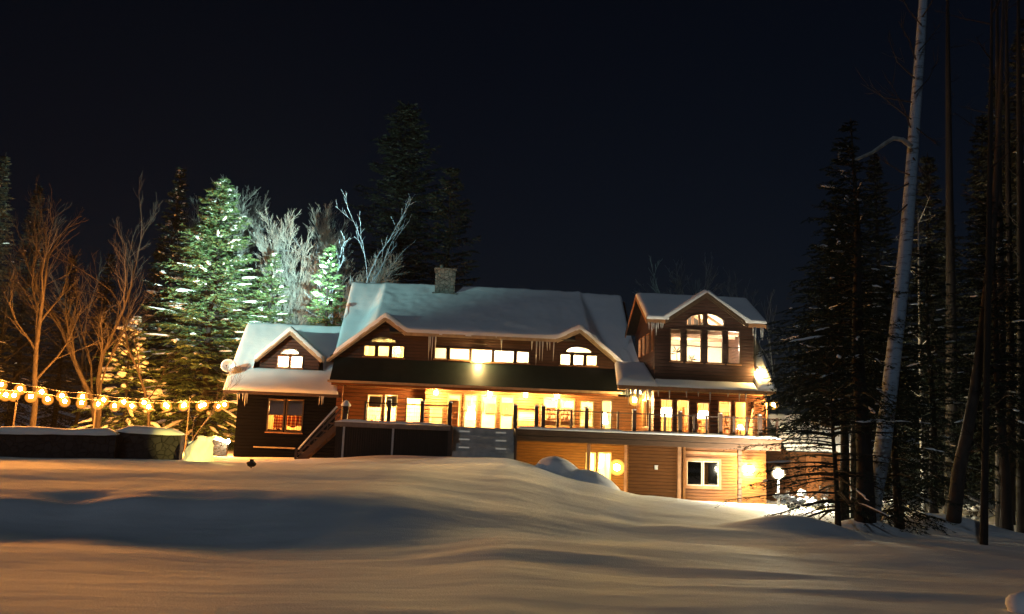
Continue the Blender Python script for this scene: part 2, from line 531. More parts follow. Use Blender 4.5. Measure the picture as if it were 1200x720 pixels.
def build_ground():
    rows = []
    y = -40.0
    while y < 2: rows.append(y); y += 2.0
    y = 2.0
    while y < 420:
        rows.append(y)
        y += max(0.07, 0.0085 * y) if y < 60 else 0.06 * (y - 45)
    NC = 300
    ts = []
    for k in range(NC + 1):
        s = -1 + 2 * k / NC
        ts.append(0.9 * s + 1.0 * s ** 5)
    vs, fs = [], []
    for y in rows:
        w = math.sqrt(max(y, 0) ** 2 + 36.0 + (30 if y < 0 else 0) * (-y))
        for t in ts:
            X = t * w
            vs.append((X, y, ground(X, y)))
    n = NC + 1
    for j in range(len(rows) - 1):
        for i in range(NC):
            a = j * n + i
            fs.append((a, a + 1, a + 1 + n, a + n))
    b = MB(); b.v = vs; b.f = fs
    o = b.build('snow_ground', M['snow'], None, True)
    tag(o, kind='structure')
    return o


build_ground()
# ------------------------------------------------------------------ the lodge
lodge = thing('log_lodge', 'big log lodge with snowy roofs, gables and glowing windows behind the snow', 'lodge', HO, YAW)
V1 = 1.2      # main front wall
VF = 0.6      # upper facade of the main block
VE = -1.0     # eave of the main roof
VR = 6.5      # ridge of the main roof
VL = 0.0      # left wing front wall
VT = -4.6     # tower and right wing front wall
VD = -8.0     # front edge of the deck
ZD = Z(640, 504, VD)          # deck floor
ZB = -3.6                     # walls run down into the ground to here


def part(mb, name, m, parent=None, smooth=False, bevel=0):
    return mb.build(name, m, parent or lodge, smooth, bevel)


def arch_poly(u0, z0, u1, z1, n=12, half=None):
    """segmental arch; half 'l' or 'r' gives a quarter fan"""
    pts = []
    if half is None:
        c = (u0 + u1) / 2; a = (u1 - u0) / 2
        pts = [(u0, z0), (u1, z0)] + [(c + a * math.cos(PI * k / n), z0 + (z1 - z0) * math.sin(PI * k / n)) for k in range(1, n)]
    elif half == 'l':
        pts = [(u0, z0), (u1, z0), (u1, z1)] + [(u1 - (u1 - u0) * math.sin(PI / 2 * k / n), z0 + (z1 - z0) * (0.25 + 0.75 * math.cos(PI / 2 * k / n))) for k in range(1, n + 1)]
    else:
        pts = [(u0, z0), (u1, z0)] + [(u0 + (u1 - u0) * math.cos(PI / 2 * k / n), z0 + (z1 - z0) * (0.25 + 0.75 * math.sin(PI / 2 * k / n))) for k in range(0, n)] + [(u0, z1)]
    return pts


def offset_poly(p, d):
    c = (sum(q[0] for q in p) / len(p), sum(q[1] for q in p) / len(p))
    us = [q[0] for q in p]; zs = [q[1] for q in p]
    sx = 1 - 2 * d / (max(us) - min(us)); sz = 1 - 2 * d / (max(zs) - min(zs))
    cu, cz = (max(us) + min(us)) / 2, (max(zs) + min(zs)) / 2
    return [(cu + (q[0] - cu) * sx, cz + (q[1] - cz) * sz) for q in p]


def window(poly, v, fw=0.07, m=None, glass=None, bars_h=(), bars_v=(), depth=0.14, name='window', sill=True, parent=None, proud=0.05):
    """a window: casing mesh, its pane and (for plain ones) its sill as sub-parts; poly is (u0,z0,u1,z1) or a polygon"""
    m = m or M['darktrim']; glass = glass or M['glass']
    isrect = len(poly) == 4 and not hasattr(poly[0], '__len__')
    P = [(poly[0], poly[1]), (poly[2], poly[1]), (poly[2], poly[3]), (poly[0], poly[3])] if isrect else poly
    inner = offset_poly(P, fw)
    b = MB()
    b.prism(offset_poly(P, 0.004), v - proud, v + depth, [inner])
    us = [q[0] for q in inner]; zs = [q[1] for q in inner]
    for h in bars_h:
        z = min(zs) + h * (max(zs) - min(zs)); b.box(min(us), v + 0.03, z - 0.025, max(us), v + 0.08, z + 0.025)
    for h in bars_v:
        u = min(us) + h * (max(us) - min(us)); b.box(u - 0.025, v + 0.033, min(zs), u + 0.025, v + 0.083, max(zs))
    w = part(b, name, m, parent)
    g = MB(); g.prism(offset_poly(P, fw * 0.6), v + 0.05, v + 0.058); g.build('pane', glass, w)
    if isrect and sill:
        s = MB(); s.box(poly[0] - 0.05, v - 0.1, poly[1] - 0.06, poly[2] + 0.05, v - proud - 0.002, poly[1] - 0.001)
        s.build('sill', M['trim'], w)
    return w


def wall(name, outer, v, t, m, holes, rooms=True):
    b = MB()
    b.prism(outer, v, v + t, [([(h[0], h[1]), (h[2], h[1]), (h[2], h[3]), (h[0], h[3])] if (len(h) == 4 and not hasattr(h[0], '__len__')) else h) for h in holes])
    return part(b, name, m)


def slab(b, p0, p1, p2, p3, t):
    """roof slab: top quad p0..p3 thickened downward by t"""
    P = [Vector(p) for p in (p0, p1, p2, p3)]
    n = (P[1] - P[0]).cross(P[3] - P[0]).normalized()
    if n.z < 0: n = -n
    lo = [p - n * t for p in P]
    b.hexa(lo, P) if (P[1] - P[0]).cross(P[2] - P[0]).z > 0 else b.hexa(lo[::-1], P[::-1])


def snow_slab(name, p0, p1, p2, p3, t, parent, nu=26, nv=12, over=0.08, seed=0, edge=0.35):
    """a soft blanket on a quad p0(eave l) p1(eave r) p2(ridge r) p3(ridge l), rounded off at its edges"""
    P = [Vector(p) for p in (p0, p1, p2, p3)]
    eu = (P[1] - P[0]).normalized(); ev = (P[3] - P[0]).normalized()
    P[0] += (-eu - ev) * over; P[1] += (eu - ev) * over; P[2] += (eu + ev) * over; P[3] += (-eu + ev) * over
    n = (P[1] - P[0]).cross(P[3] - P[0]).normalized()
    if n.z < 0: n = -n
    vs, fs = [], []
    wid = ((P[1] - P[0]).length + (P[2] - P[3]).length) / 2; hgt = (P[3] - P[0]).length
    us = [0, .004, .012, .03] + [0.06 + 0.88 * k / nu for k in range(nu + 1)] + [.97, .988, .996, 1]
    vv = [0, .01, .03, .07] + [0.12 + 0.76 * k / nv for k in range(nv + 1)] + [.93, .97, .99, 1]
    for j in vv:
        for i in us:
            p = (P[0] * (1 - i) + P[1] * i) * (1 - j) + (P[3] * (1 - i) + P[2] * i) * j
            d = min(i * wid, (1 - i) * wid, j * hgt, (1 - j) * hgt)
            q = min(1.0, d / edge)
            h = t * math.sqrt(max(0, 1 - (1 - q) ** 2))
            h += (0.05 * noise.noise(p * 0.7 + Vector((seed, 0, 0))) + 0.02 * noise.noise(p * 2.3)) * q
            vs.append(p + n * h - (ev * 0.05 * noise.noise(p * 1.3) if j < 0.02 else Vector()))
    m = len(us); k = len(vv)
    for j in range(k - 1):
        for i in range(m - 1):
            a = j * m + i
            fs.append((a, a + 1, a + 1 + m, a + m))
    b = MB(); b.add(vs, fs)
    return b.build(name, M['roofsnow'], parent or lodge, True)


# ---------- main block
uL, uR = U(386, VE, 447), U(727, VE, 460)
zE = Z(555, 452, VE)
zR = Z(560, 341, VR)
slope = (zR - zE) / (VR - VE)
zpl = lambda v: zE + (v - VE) * slope
uLw, uRw = uL + 0.45, U(748, V1)


def fac(px, py): return UZ(px, py, VF - 0.45)


gl_pk = fac(452, 371); gl_r = fac(476, 391)
gr_pk = fac(680, 385); gr_l = fac(652, 398)
zc = (Z(480, 391, VF - 0.45) + Z(645, 396, VF - 0.45)) / 2     # centre eave
gl_tip = fac(383, 421); gr_tip = fac(733, 431)
gl_s = (gl_pk[1] - gl_tip[1]) / (gl_pk[0] - gl_tip[0])
gl_s2 = (gl_pk[1] - zc) / (gl_r[0] - gl_pk[0])
gr_s = (gr_pk[1] - gr_tip[1]) / (gr_tip[0] - gr_pk[0])
gr_s2 = (gr_pk[1] - zc) / (gr_pk[0] - gr_l[0])

# ground floor windows and doors of the main block, from the left
WL = 2.4
left_wins = [rect(430, 463, 447, 500, WL), rect(450, 463, 465, 500, WL)]
left_door = rect(475, 466, 496, 506, WL)
patio = [rect(524, 462, 540, 505, V1), rect(543, 462, 559.5, 505, V1), rect(563, 463, 582, 506, V1), rect(585.5, 463.5, 602, 506, V1)]
low_wins = [rect(502, 477, 519, 501, V1), rect(606, 482, 629, 501, V1)]
mid_wins = low_wins + [rect(636, 466, 653.5, 500, V1), rect(656, 467, 674, 500, V1), rect(679, 470, 696, 501, V1)]
right_door = rect(704, 468.5, 717.5, 509, V1)
uC = U(498, V1, 480)     # corner between the recess and the glazed front
zTop1 = zE - 0.14
z0 = ZD - 0.02
for r in (left_door, *patio, right_door): pass
fix = lambda r, zb: (r[0], zb, r[2], r[3])
left_door = fix(left_door, ZD + 0.03); patio = [fix(r, ZD + 0.03) for r in patio]; right_door = fix(right_door, ZD + 0.03)
base_door = [rect(686, 531, 698, 572, V1), rect(700, 531, 716, 574, V1)]
wall('front_wall', [(uC, ZB), (uRw, ZB), (uRw, zTop1), (uC, zTop1)], V1, 0.25, M['siding'], patio + mid_wins + [right_door] + base_door)
wall('recess_wall', [(uLw, ZB), (uC, ZB), (uC, zTop1), (uLw, zTop1)], WL, 0.25, M['log'], left_wins + [left_door])
b = MB(); b.box(uC, V1 + .26, ZB, uC + 0.25, WL, zTop1); part(b, 'return_wall', M['log'])
b = MB(); b.box(uLw, V1 - 1.9, ZD, uLw + 0.34, V1 - 1.55, zTop1)
part(b, 'corner_post', M['log'])
b = MB(); b.box(uLw, WL + .26, ZB, uLw + 0.2, 11.5, zTop1); part(b, 'side_wall', M['log'])
b = MB(); b.box(uC - 0.02, V1 - 0.04, ZD, uC + 0.28, V1 - 0.002, zTop1 - .01)
part(b, 'corner_post', M['log'])
# the back of the house and its gable end
b = MB(); b.box(uLw, 11.5, ZB, uRw, 11.75, zTop1); b.box(uRw - 0.2, V1 + 0.26, ZB, uRw, 11.5, zTop1)
part(b, 'rear_wall', M['log'])
b = MB()
for u in (uLw + 0.002, uRw - 0.202): 
    b = MB(); b.add([(u, VE + 0.6, zTop1), (u, 12.6, zTop1), (u, VR, zR - 0.3), (u + 0.2, VE + 0.6, zTop1), (u + 0.2, 12.6, zTop1), (u + 0.2, VR, zR - 0.3)],
          [(0, 1, 2), (5, 4, 3), (0, 2, 5, 3), (1, 4, 5, 2), (0, 3, 4, 1)])
    part(b, 'gable_end', M['brown'])
for r in left_wins:
    w = window(r, WL, 0.07, M['white'])
    q = MB(); q.box(r[0] + .08, WL + .1, r[1] + (r[3] - r[1]) * .62, r[2] - .08, WL + .115, r[3] - .08); q.build('blind', mat('beige_blind', (.34, .3, .22), .9, .1, 8, .05) if 'bb' not in M else M['bb'], w)
window(left_door, WL, 0.09, M['darktrim'], sill=False, name='glazed_door')
for r in patio: window(r, V1, 0.1, M['doorframe'], sill=False, name='patio_door')
for r in mid_wins: window(r, V1, 0.08, M['doorframe'], bars_h=(0.5,))
window(right_door, V1, 0.09, M['darktrim'], sill=False, name='glazed_door')
for r in base_door: window(r, V1, 0.08, M['white'], sill=False, name='basement_door')

# porch beam, soffit and gutter under the eave
b = MB(); b.box(uL + 0.1, VE + 0.12, zE - 0.3, uR - 0.1, VE + 0.3, zE - 0.15)
part(b, 'porch_beam', M['log'])
b = MB(); b.box(uL, VE + 0.34, zTop1, uR, WL - 0.01, zTop1 + 0.08)
part(b, 'porch_soffit', M['pine'])
b = MB(); b.box(uL - 0.1, VE - 0.14, zE - 0.16, uR + 0.1, VE - 0.01, zE - 0.02)
part(b, 'gutter', M['fascia'])
for px in (498, 604, 633):
    b = MB(); b.box(U(px, VE) - 0.13, VE + 0.1, ZD, U(px, VE) + 0.13, VE + 0.36, zE - 0.4)
    if px != 498: continue

# main roof slab, front and back
def slope_poly(b, poly, zf, t):
    """a sloping slab over a polygon in (u, v); zf(v) gives its height"""
    tris = geometry.tessellate_polygon([[Vector((p[0], p[1], 0)) for p in poly]])
    n = len(poly)
    vs = [(p[0], p[1], zf(p[1])) for p in poly] + [(p[0], p[1], zf(p[1]) - t) for p in poly]
    fs = []
    for q in tris:
        fs.append(tuple(q)); fs.append(tuple(i + n for i in q)[::-1])
    for i in range(n): fs.append((i, i + n, (i + 1) % n + n, (i + 1) % n))
    b.add(vs, fs)


roof = MB()
vbk = lambda z: VE + (z - zE) / slope
slope_poly(roof, [(uL, VE), (uR + 1.3, VE), (uR + 1.2, VF + .1), (uL, VF + .1)], zpl, 0.18)
slope_poly(roof, [(uL, VF + .1), (gl_tip[0] + .1, VF + .1), (gl_pk[0], vbk(gl_pk[1])), (gl_pk[0] + .4, VR), (uL, VR)], zpl, 0.18)
slope_poly(roof, [(gr_tip[0] - .1, VF + .1), (uR + 1.2, VF + .1), (uR + .7, VR), (gr_pk[0] - .4, VR), (gr_pk[0], vbk(gr_pk[1]))], zpl, 0.18)
slab(roof, (uL, VR, zR), (uR + 0.6, VR, zR), (uR + 0.6, 13.2, zR - (13.2 - VR) * slope * 0.95), (uL, 13.2, zR - (13.2 - VR) * slope * 0.95), 0.18)
roof = part(roof, 'roof', M['rooftin'])
# upper facade with two gables and the long centre dormer between them
fz = zpl(VF) - 0.35
wL0, wR0 = gl_pk[0] - (gl_pk[1] - fz) / gl_s * 0.97, gr_pk[0] + (gr_pk[1] - fz) / gr_s * 0.97
outer = [(wL0, fz), (wR0, fz), (gr_pk[0], gr_pk[1] - 0.12), (gr_l[0], zc - 0.12), (gl_r[0], zc - 0.12), (gl_pk[0], gl_pk[1] - 0.12)]
gl_w = [rect(426, 404.5, 440, 418, VF), rect(442.5, 405, 456.5, 418.5, VF), rect(459, 405.5, 474, 420, VF)]
gl_a = rect(434, 394.5, 465, 402.5, VF)
gr_w = [rect(655.8, 414.5, 669.2, 428.5, VF), rect(671.2, 415.3, 684.5, 428.8, VF), rect(686.4, 416, 700.2, 429.3, VF)]
gr_a = rect(662.5, 406, 694.5, 414.2, VF)
ce_w = [rect(509, 407, 523.5, 421, VF), rect(526.5, 408, 550.5, 422.3, VF), rect(552, 409, 577, 424.5, VF), rect(578.5, 410.5, 602.7, 425.5, VF), rect(605, 411.5, 620.5, 426, VF)]
gl_ap, gr_ap = arch_poly(*gl_a), arch_poly(*gr_a)
wall('upper_facade', outer, VF, 0.2, M['brown'], gl_w + gr_w + ce_w + [gl_ap, gr_ap])
for r in gl_w + gr_w + ce_w: window(r, VF, 0.055, M['darktrim'])
window(gl_ap, VF, 0.06, M['darktrim'], M['darkglass'], name='arched_window')
window(gr_ap, VF, 0.06, M['darktrim'], name='arched_window')


def gable_roof(pk, sl, sr, ul, ur, v0, v1, t, parent, snow=0.22, seed=0, rake=M['fascia'], v1l=None, v1r=None):
    """two roof slabs with a ridge along v over peak pk=(u,z); they run down to u=ul and u=ur"""
    b = MB()
    zl, zr = pk[1] - (pk[0] - ul) * sl, pk[1] - (ur - pk[0]) * sr
    slab(b, (ul, v0, zl), (pk[0], v0, pk[1]), (pk[0], v1, pk[1]), (ul, v1l or v1, zl), t)
    slab(b, (pk[0], v0, pk[1]), (ur, v0, zr), (ur, v1r or v1, zr), (pk[0], v1, pk[1]), t)
    r = part(b, 'dormer_roof', M['shingle'], parent)
    k = MB()
    th = 0.17
    k.prism([(ul, zl - th), (pk[0], pk[1] - th), (ur, zr - th), (ur, zr - 0.01), (pk[0], pk[1] - 0.01), (ul, zl - 0.01)], v0 - 0.05, v0 - 0.004)
    k.prism([(ul + .1, zl - th - .1 + .1 * sl), (pk[0], pk[1] - th - .12), (ur - .1, zr - th - .1 + .1 * sr), (ur - .1, zr - th + .1 * sr), (pk[0], pk[1] - th), (ul + .1, zl - th + .1 * sl)], v0 + 0.02, v0 + 0.08)
    k.build('rake_board', rake, r)
    if snow:
        snow_slab('snow_cover', (ul, v0, zl), (ul, v1l or v1, zl), (pk[0], v1, pk[1]), (pk[0], v0, pk[1]), snow, r, 14, 8, 0.07, seed, 0.1)
        snow_slab('snow_cover', (ur, v1r or v1, zr), (ur, v0, zr), (pk[0], v0, pk[1]), (pk[0], v1, pk[1]), snow, r, 14, 8, 0.07, seed + 3, 0.1)
    return r


vback = lambda z: VE + (z - zE) / slope      # where the main plane reaches height z
v0 = VF - 0.45
gable_roof(gl_pk, gl_s, gl_s2, gl_tip[0], gl_r[0] + 0.05, v0, vback(gl_pk[1]), 0.14, lodge, 0, 1, v1l=vback(gl_tip[1]), v1r=vback(zc))
gable_roof(gr_pk, gr_s2, gr_s, gr_l[0] - 0.05, gr_tip[0], v0, vback(gr_pk[1]), 0.14, lodge, 0, 5, v1l=vback(zc), v1r=vback(gr_tip[1]))
# shed roof of the centre dormer, rising to the ridge
b = MB(); slab(b, (gl_pk[0] + .3, v0, zc), (gr_pk[0] - .3, v0, zc), (gr_pk[0] + .5, VR, zR + 0.03), (gl_pk[0] - .5, VR, zR + 0.03), 0.12)
sh = part(b, 'shed_dormer_roof', M['shingle'])
b = MB(); b.box(gl_r[0], v0 - 0.06, zc - 0.2, gr_l[0], v0 - 0.005, zc - 0.01); b.build('eave_board', M['fascia'], sh)


def smax(vals, k=9.0):
    m = max(vals)
    return m + math.log(sum(math.exp(k * (q - m)) for q in vals)) / k


def snow_field(name, par, u0, u1, front, v1, zf, t, nu, nv, seed, cliff=.3, edge=.3):
    """one blanket of snow over several roof planes; front(u) is where it starts, zf(u, v) the roof height below"""
    vs = []; fs = []
    us = [u0 - .06, u0 - .05, u0 - .02, u0 + .05] + [u0 + .12 + (u1 - u0 - .24) * k / nu for k in range(nu + 1)] + [u1 - .05, u1 + .02, u1 + .05, u1 + .06]
    ss = [0, .0001, .004, .015, .035] + [.05 + .87 * k / nv for k in range(nv + 1)] + [.955, .98, 1.0]
    for s in ss:
        for u in us:
            f = front(u); v = f - .05 + (v1 - f + .05) * s
            z = zf(min(max(u, u0), u1), v)
            d = min(u - u0 + .06, u1 + .06 - u)
            q = min(1, max(0, d / edge)); w = math.sqrt(max(0, 1 - (1 - q) ** 2))
            qf = min(1, (v - f + .05) / (edge * .8)); wf = .72 + .28 * math.sqrt(max(0, 1 - (1 - qf) ** 2))
            if s == 0: wf = -.1
            qr = min(1, (v1 - v) / edge); wr = .35 + .65 * math.sqrt(max(0, 1 - (1 - qr) ** 2))
            h = t * w * wf * wr + (.07 * noise.noise(Vector((u * .6, v * .6, seed))) + .03 * noise.noise(Vector((u * 2.1, v * 2.1, seed)))) * w * (s > .01)
            vs.append((u, v + (.03 * noise.noise(Vector((u * 1.7, seed, 0))) if s < .03 else 0), z + h * 1.15))
    m = len(us)
    for j in range(len(ss) - 1):
        for i in range(m - 1):
            a = j * m + i; fs.append((a, a + 1, a + 1 + m, a + m))
    b = MB(); b.add(vs, fs)
    return b.build(name, M['roofsnow'], par, True)


shs = (zR + .03 - zc) / (VR - v0)
def main_z(u, v):
    L_ = [zpl(v)]
    zl_ = gl_pk[1] - (gl_pk[0] - u) * gl_s if u < gl_pk[0] else gl_pk[1] - (u - gl_pk[0]) * gl_s2
    zr_ = gr_pk[1] - (gr_pk[0] - u) * gr_s2 if u < gr_pk[0] else gr_pk[1] - (u - gr_pk[0]) * gr_s
    out = max(0, gl_pk[0] - .7 - u, u - gr_pk[0] - .7)
    if u > gl_tip[0] - .1: L_.append(zl_ if u < gr_l[0] else -9)
    if u < gr_tip[0] + .1: L_.append(zr_ if u > gl_r[0] else -9)
    L_.append(zc + (v - v0) * shs - out * 1.2)
    return smax(L_) - .02
def main_front(u):
    a = min(1, max(0, (u - gl_tip[0] + .02) / .1)); b_ = min(1, max(0, (gr_tip[0] + .02 - u) / .1))
    return VE + (v0 - VE) * min(a, b_)
snow_field('snow_cover', roof, uL, uR + 1.25, main_front, VR + .05, main_z, .27, 150, 40, 7)

# chimney on the front slope near the ridge
vC = VR - 0.9
c0, c1 = UZ(505.5, 361, vC - .5), UZ(536, 344, vC - .5)
c2, c3 = UZ(509, 345, vC - .5), UZ(534, 315.5, vC - .5)
b = MB(); b.box(c0[0], vC - 0.55, zpl(vC) - 1.2, c1[0], vC + 0.9, c1[1]); b.box(c2[0], vC - 0.4, c1[1], c3[0], vC + 0.75, c3[1] - 0.1)
ch = part(b, 'chimney', M['stone'], roof)
b = MB(); b.box(c2[0] - 0.09, vC - 0.49, c3[1] - 0.1, c3[0] + 0.09, vC + 0.84, c3[1] + 0.04)
b.tube([((c2[0] + c3[0]) / 2 - .3, vC, c3[1] + .04), ((c2[0] + c3[0]) / 2 - .3, vC, c3[1] + .3)], 0.13, 8)
b.build('chimney_cap', M['stone'], ch)

# ---------- left wing
lwE, lwR, lwB = -0.7, 3.6, 8.2
la, lb = UZ(262, 457, lwE), UZ(388, 462, lwE)
lzE = (la[1] + lb[1]) / 2
lzR = (Z(283, 381, lwR) + Z(380, 385.5, lwR)) / 2
ls = (lzR - lzE) / (lwR - lwE)
lu0, lu1 = la[0], uLw + 0.15
lw0 = U(277, VL, 490)
low_w = [rect(313.5, 468, 332.8, 506, VL), rect(335, 468.5, 355, 507, VL)]
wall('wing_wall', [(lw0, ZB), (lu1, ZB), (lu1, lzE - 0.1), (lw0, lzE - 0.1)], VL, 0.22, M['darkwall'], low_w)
for r in low_w:
    w = window(r, VL, 0.075, M['darktrim'], bars_h=(0.52,))
    q = MB(); q.box(r[0] + 0.08, VL + 0.1, r[1] + (r[3] - r[1]) * 0.53, r[2] - 0.08, VL + 0.115, r[3] - 0.08)
    q.build('blind', M['blind'], w)
b = MB(); b.box(lw0, VL + .22, ZB, lw0 + .2, 7.2, lzE - .1); b.box(lw0, 7.2, ZB, lu1, 7.4, lzE - .1)
b.add([(lw0 + .002, VL, lzE - .1), (lw0 + .002, 7.4, lzE - .1), (lw0 + .002, lwR, lzR - .35)], [(0, 2, 1)])
part(b, 'wing_side_wall', M['brown'])
e0, e1 = UZ(297, 523.5, VL - .1), UZ(346, 525.5, VL - .1)
b = MB(); b.box(e0[0], VL - 0.14, e0[1] - 0.06, e1[0], VL - 0.002, e0[1] + 0.03); part(b, 'ledge', M['fascia'])
r_ = MB()
VLD = 0.55
dz = lambda v: lzE + (v - lwE) * ls
dpk = UZ(340, 387, VLD - .35); dl = UZ(298.5, 421.5, VLD - .35); dr = UZ(378, 422, VLD - .35)
lvb = lambda z: lwE + (z - lzE) / ls
slope_poly(r_, [(lu0, lwE), (lu1 + .1, lwE), (lu1 + .1, lwR), (dpk[0], lwR), (dpk[0], lvb(dpk[1]) - .05), (dr[0] - .35, VLD + .15), (dl[0] + .35, VLD + .15), (dpk[0] - .05, lvb(dpk[1]) - .05), (dpk[0] - .05, lwR), (lu0 + .1, lwR)], dz, .16)
slab(r_, (lu0 + .1, lwR, lzR), (lu1 + .1, lwR, lzR), (lu1 + .1, lwB, lzR - (lwB - lwR) * ls), (lu0, lwB, lzR - (lwB - lwR) * ls), 0.16)
wroof = part(r_, 'wing_roof', M['shingle'])
vq = VLD + .1
snow_slab('snow_cover', (lu0, lwE, lzE), (lu1 - .1, lwE, lzE), (lu1 - .1, vq, dz(vq)), (lu0, vq, dz(vq)), 0.2, wroof, 24, 6, 0.04, 21, 0.25)
b = MB(); b.box(lu0, lwE - .06, lzE - .2, lu1, lwE - .004, lzE - .02)
b.prism([(0, 0)] * 3 if False else [(lu0, lzE - .2), (lu0 + .01, lzE - .2), (lu0 + .01, lzE), (lu0, lzE)], lwE - .05, lwE - .01)
b.build('eave_board', M['darktrim'], wroof)
# its dormer
s1 = (dpk[1] - dl[1]) / (dpk[0] - dl[0]); s2 = (dpk[1] - dr[1]) / (dr[0] - dpk[0])
d0, d1 = U(304, VLD, 430), U(373.5, VLD, 430)
dw = [rect(325, 416.8, 339, 431.2, VLD), rect(340.2, 417.3, 354.8, 431.8, VLD)]
da = arch_poly(*rect(329, 408.5, 351, 415.8, VLD))
fz2 = dz(VLD) - 0.2
wall('dormer_wall', [(d0, fz2), (d1, fz2), (d1, dpk[1] - (d1 - dpk[0]) * s2 - .1), (dpk[0], dpk[1] - .1), (d0, dpk[1] - (dpk[0] - d0) * s1 - .1)], VLD, 0.18, M['brown'], dw + [da])
for u in (d0, d1 - .16):
    b = MB(); b.box(u, VLD + .18, fz2, u + .16, VLD + 2.6, dpk[1] - (dpk[0] - d0) * s1 - .12); part(b, 'dormer_cheek', M['brown'])
for r in dw: window(r, VLD, 0.06, M['trim'])
window(da, VLD, 0.05, M['trim'], M['darkglass'], name='arched_window')
lvb = lambda z: lwE + (z - lzE) / ls
gable_roof(dpk, s1, s2, dl[0], dr[0], VLD - .35, lvb(dpk[1]), 0.12, lodge, 0, 31, v1l=lvb(dl[1]), v1r=lvb(dr[1]))
def wing_z(u, v):
    zg = dpk[1] - (dpk[0] - u) * s1 if u < dpk[0] else dpk[1] - (u - dpk[0]) * s2
    if not (dl[0] - .08 < u < dr[0] + .08): zg = -9
    return smax([dz(v), zg]) - .02
def wing_front(u):
    a = min(1, max(0, (u - dl[0] + .1) / .1)); b_ = min(1, max(0, (dr[0] + .1 - u) / .1))
    return VLD - .05 - .3 * min(a, b_)
snow_field('snow_cover', wroof, lu0 + .03, lu1 - .12, wing_front, lwR + .05, wing_z, .26, 70, 24, 17)

# ---------- right wing and its tower
tu0, tu1 = U(767, VT, 420), U(883.5, VT, 420)
re = -5.3
ra, rb = UZ(724, 449.5, re), UZ(905, 460, re)
rzE = (ra[1] + rb[1]) / 2
ru0, ru1 = ra[0], U(909, re, 458)
rs = 1.0
rw = [rect(773, 467.5, 789.3, 507, VT), rect(792, 468, 808.3, 508, VT), rect(815.8, 471.5, 832, 511, VT), rect(841, 469.5, 857.3, 511, VT), rect(860, 470.3, 875.8, 511.5, VT), rect(883, 471.5, 899, 512.5, VT)]
bw = [rect(804.5, 540.5, 823, 569, VT), rect(823.6, 541, 842, 569.5, VT)]
rw0 = tu0
rw1 = ru1 - 0.35
wall('right_wing_wall', [(rw0, ZD - .4), (rw1, ZD - .4), (rw1, rzE - .15), (rw0, rzE - .15)], VT, 0.22, M['log'], rw)
wall('basement_wall', [(rw0, ZB), (rw1, ZB), (rw1, ZD - .4), (rw0, ZD - .4)], VT, 0.22, M['siding'], bw)
for r in rw: window(r, VT, 0.07, M['trim'])
for r in bw: window(r, VT, 0.06, M['white'], M['darkglass'])
# basement panel left of the downpipe, doors trim
p0 = rect(736, 531, 793, 580, VT)
b = MB(); b.box(p0[0], VT - .06, ZB, p0[2], VT - .002, ZD - .5); part(b, 'basement_panel', boards('brown_basement_panel', (0.075, 0.032, 0.012), .19, 'Z', .9, .25, .02, .05))
for px in (733, 796.5, 801.8):
    bt = MB(); u = U(px, VT - .1, 550); bt.box(u - .07, VT - .13, ZB, u + .07, VT - .061, ZD - .46); part(bt, 'corner_trim', M['trim'])
bt = MB()
u9, z9 = UZ(867, 533, VT - .1)
bt.box(U(800, VT, 535), VT - .128, z9 - .06, u9, VT - .064, z9 + .08)
part(bt, 'basement_trim', M['trim'])
wz = bw[0]
b = MB(); b.prism([(bw[0][0] - .14, bw[0][1] - .16), (bw[1][2] + .14, bw[0][1] - .16), (bw[1][2] + .14, bw[1][3] + .14), (bw[0][0] - .14, bw[1][3] + .14)], VT - .07, VT - .003, [[(bw[0][0] - .01, bw[0][1] - .01), (bw[1][2] + .01, bw[0][1] - .01), (bw[1][2] + .01, bw[1][3] + .01), (bw[0][0] - .01, bw[1][3] + .01)]])
part(b, 'window_casing', M['trim'])
# left face of the right wing (seen obliquely), with a glazed opening; in (v, z)
def side_wall(name, u, t, m, outer, holes):
    b = MB(); b.prism(outer, 0, t, holes)
    b.v = [(u + p[1], p[0], p[2]) for p in b.v]
    b.f = [f[::-1] for f in b.f]
    return part(b, name, m)
sv = [(VT + .9, ZD + .5), (VT + 3.1, ZD + .5), (VT + 3.1, ZD + 2.2), (VT + .9, ZD + 2.2)]
side_wall('return_wall', tu0, 0.2, M['siding'], [(VT + .22, ZB), (V1, ZB), (V1, rzE - .1), (VT + .22, rzE - .1)], [sv])
b = MB(); b.prism(sv, -.04, .12, [offset_poly(sv, .07)]); b.box(VT + 1.96, 0, ZD + .55, VT + 2.04, .06, ZD + 2.15)
b.v = [(tu0 + p[1], p[0], p[2]) for p in b.v]
w = part(b, 'side_window', M['trim']); b = MB(); b.prism(offset_poly(sv, .05), .05, .058); b.v = [(tu0 + p[1], p[0], p[2]) for p in b.v]; b.build('pane', M['glass'], w)
b = MB(); b.box(rw1 - .2, VT + .22, ZB, rw1, 6, rzE - .1); b.box(tu0, 5.8, ZB, rw1 - .21, 6, rzE - .1); part(b, 'right_end_wall', M['log'])

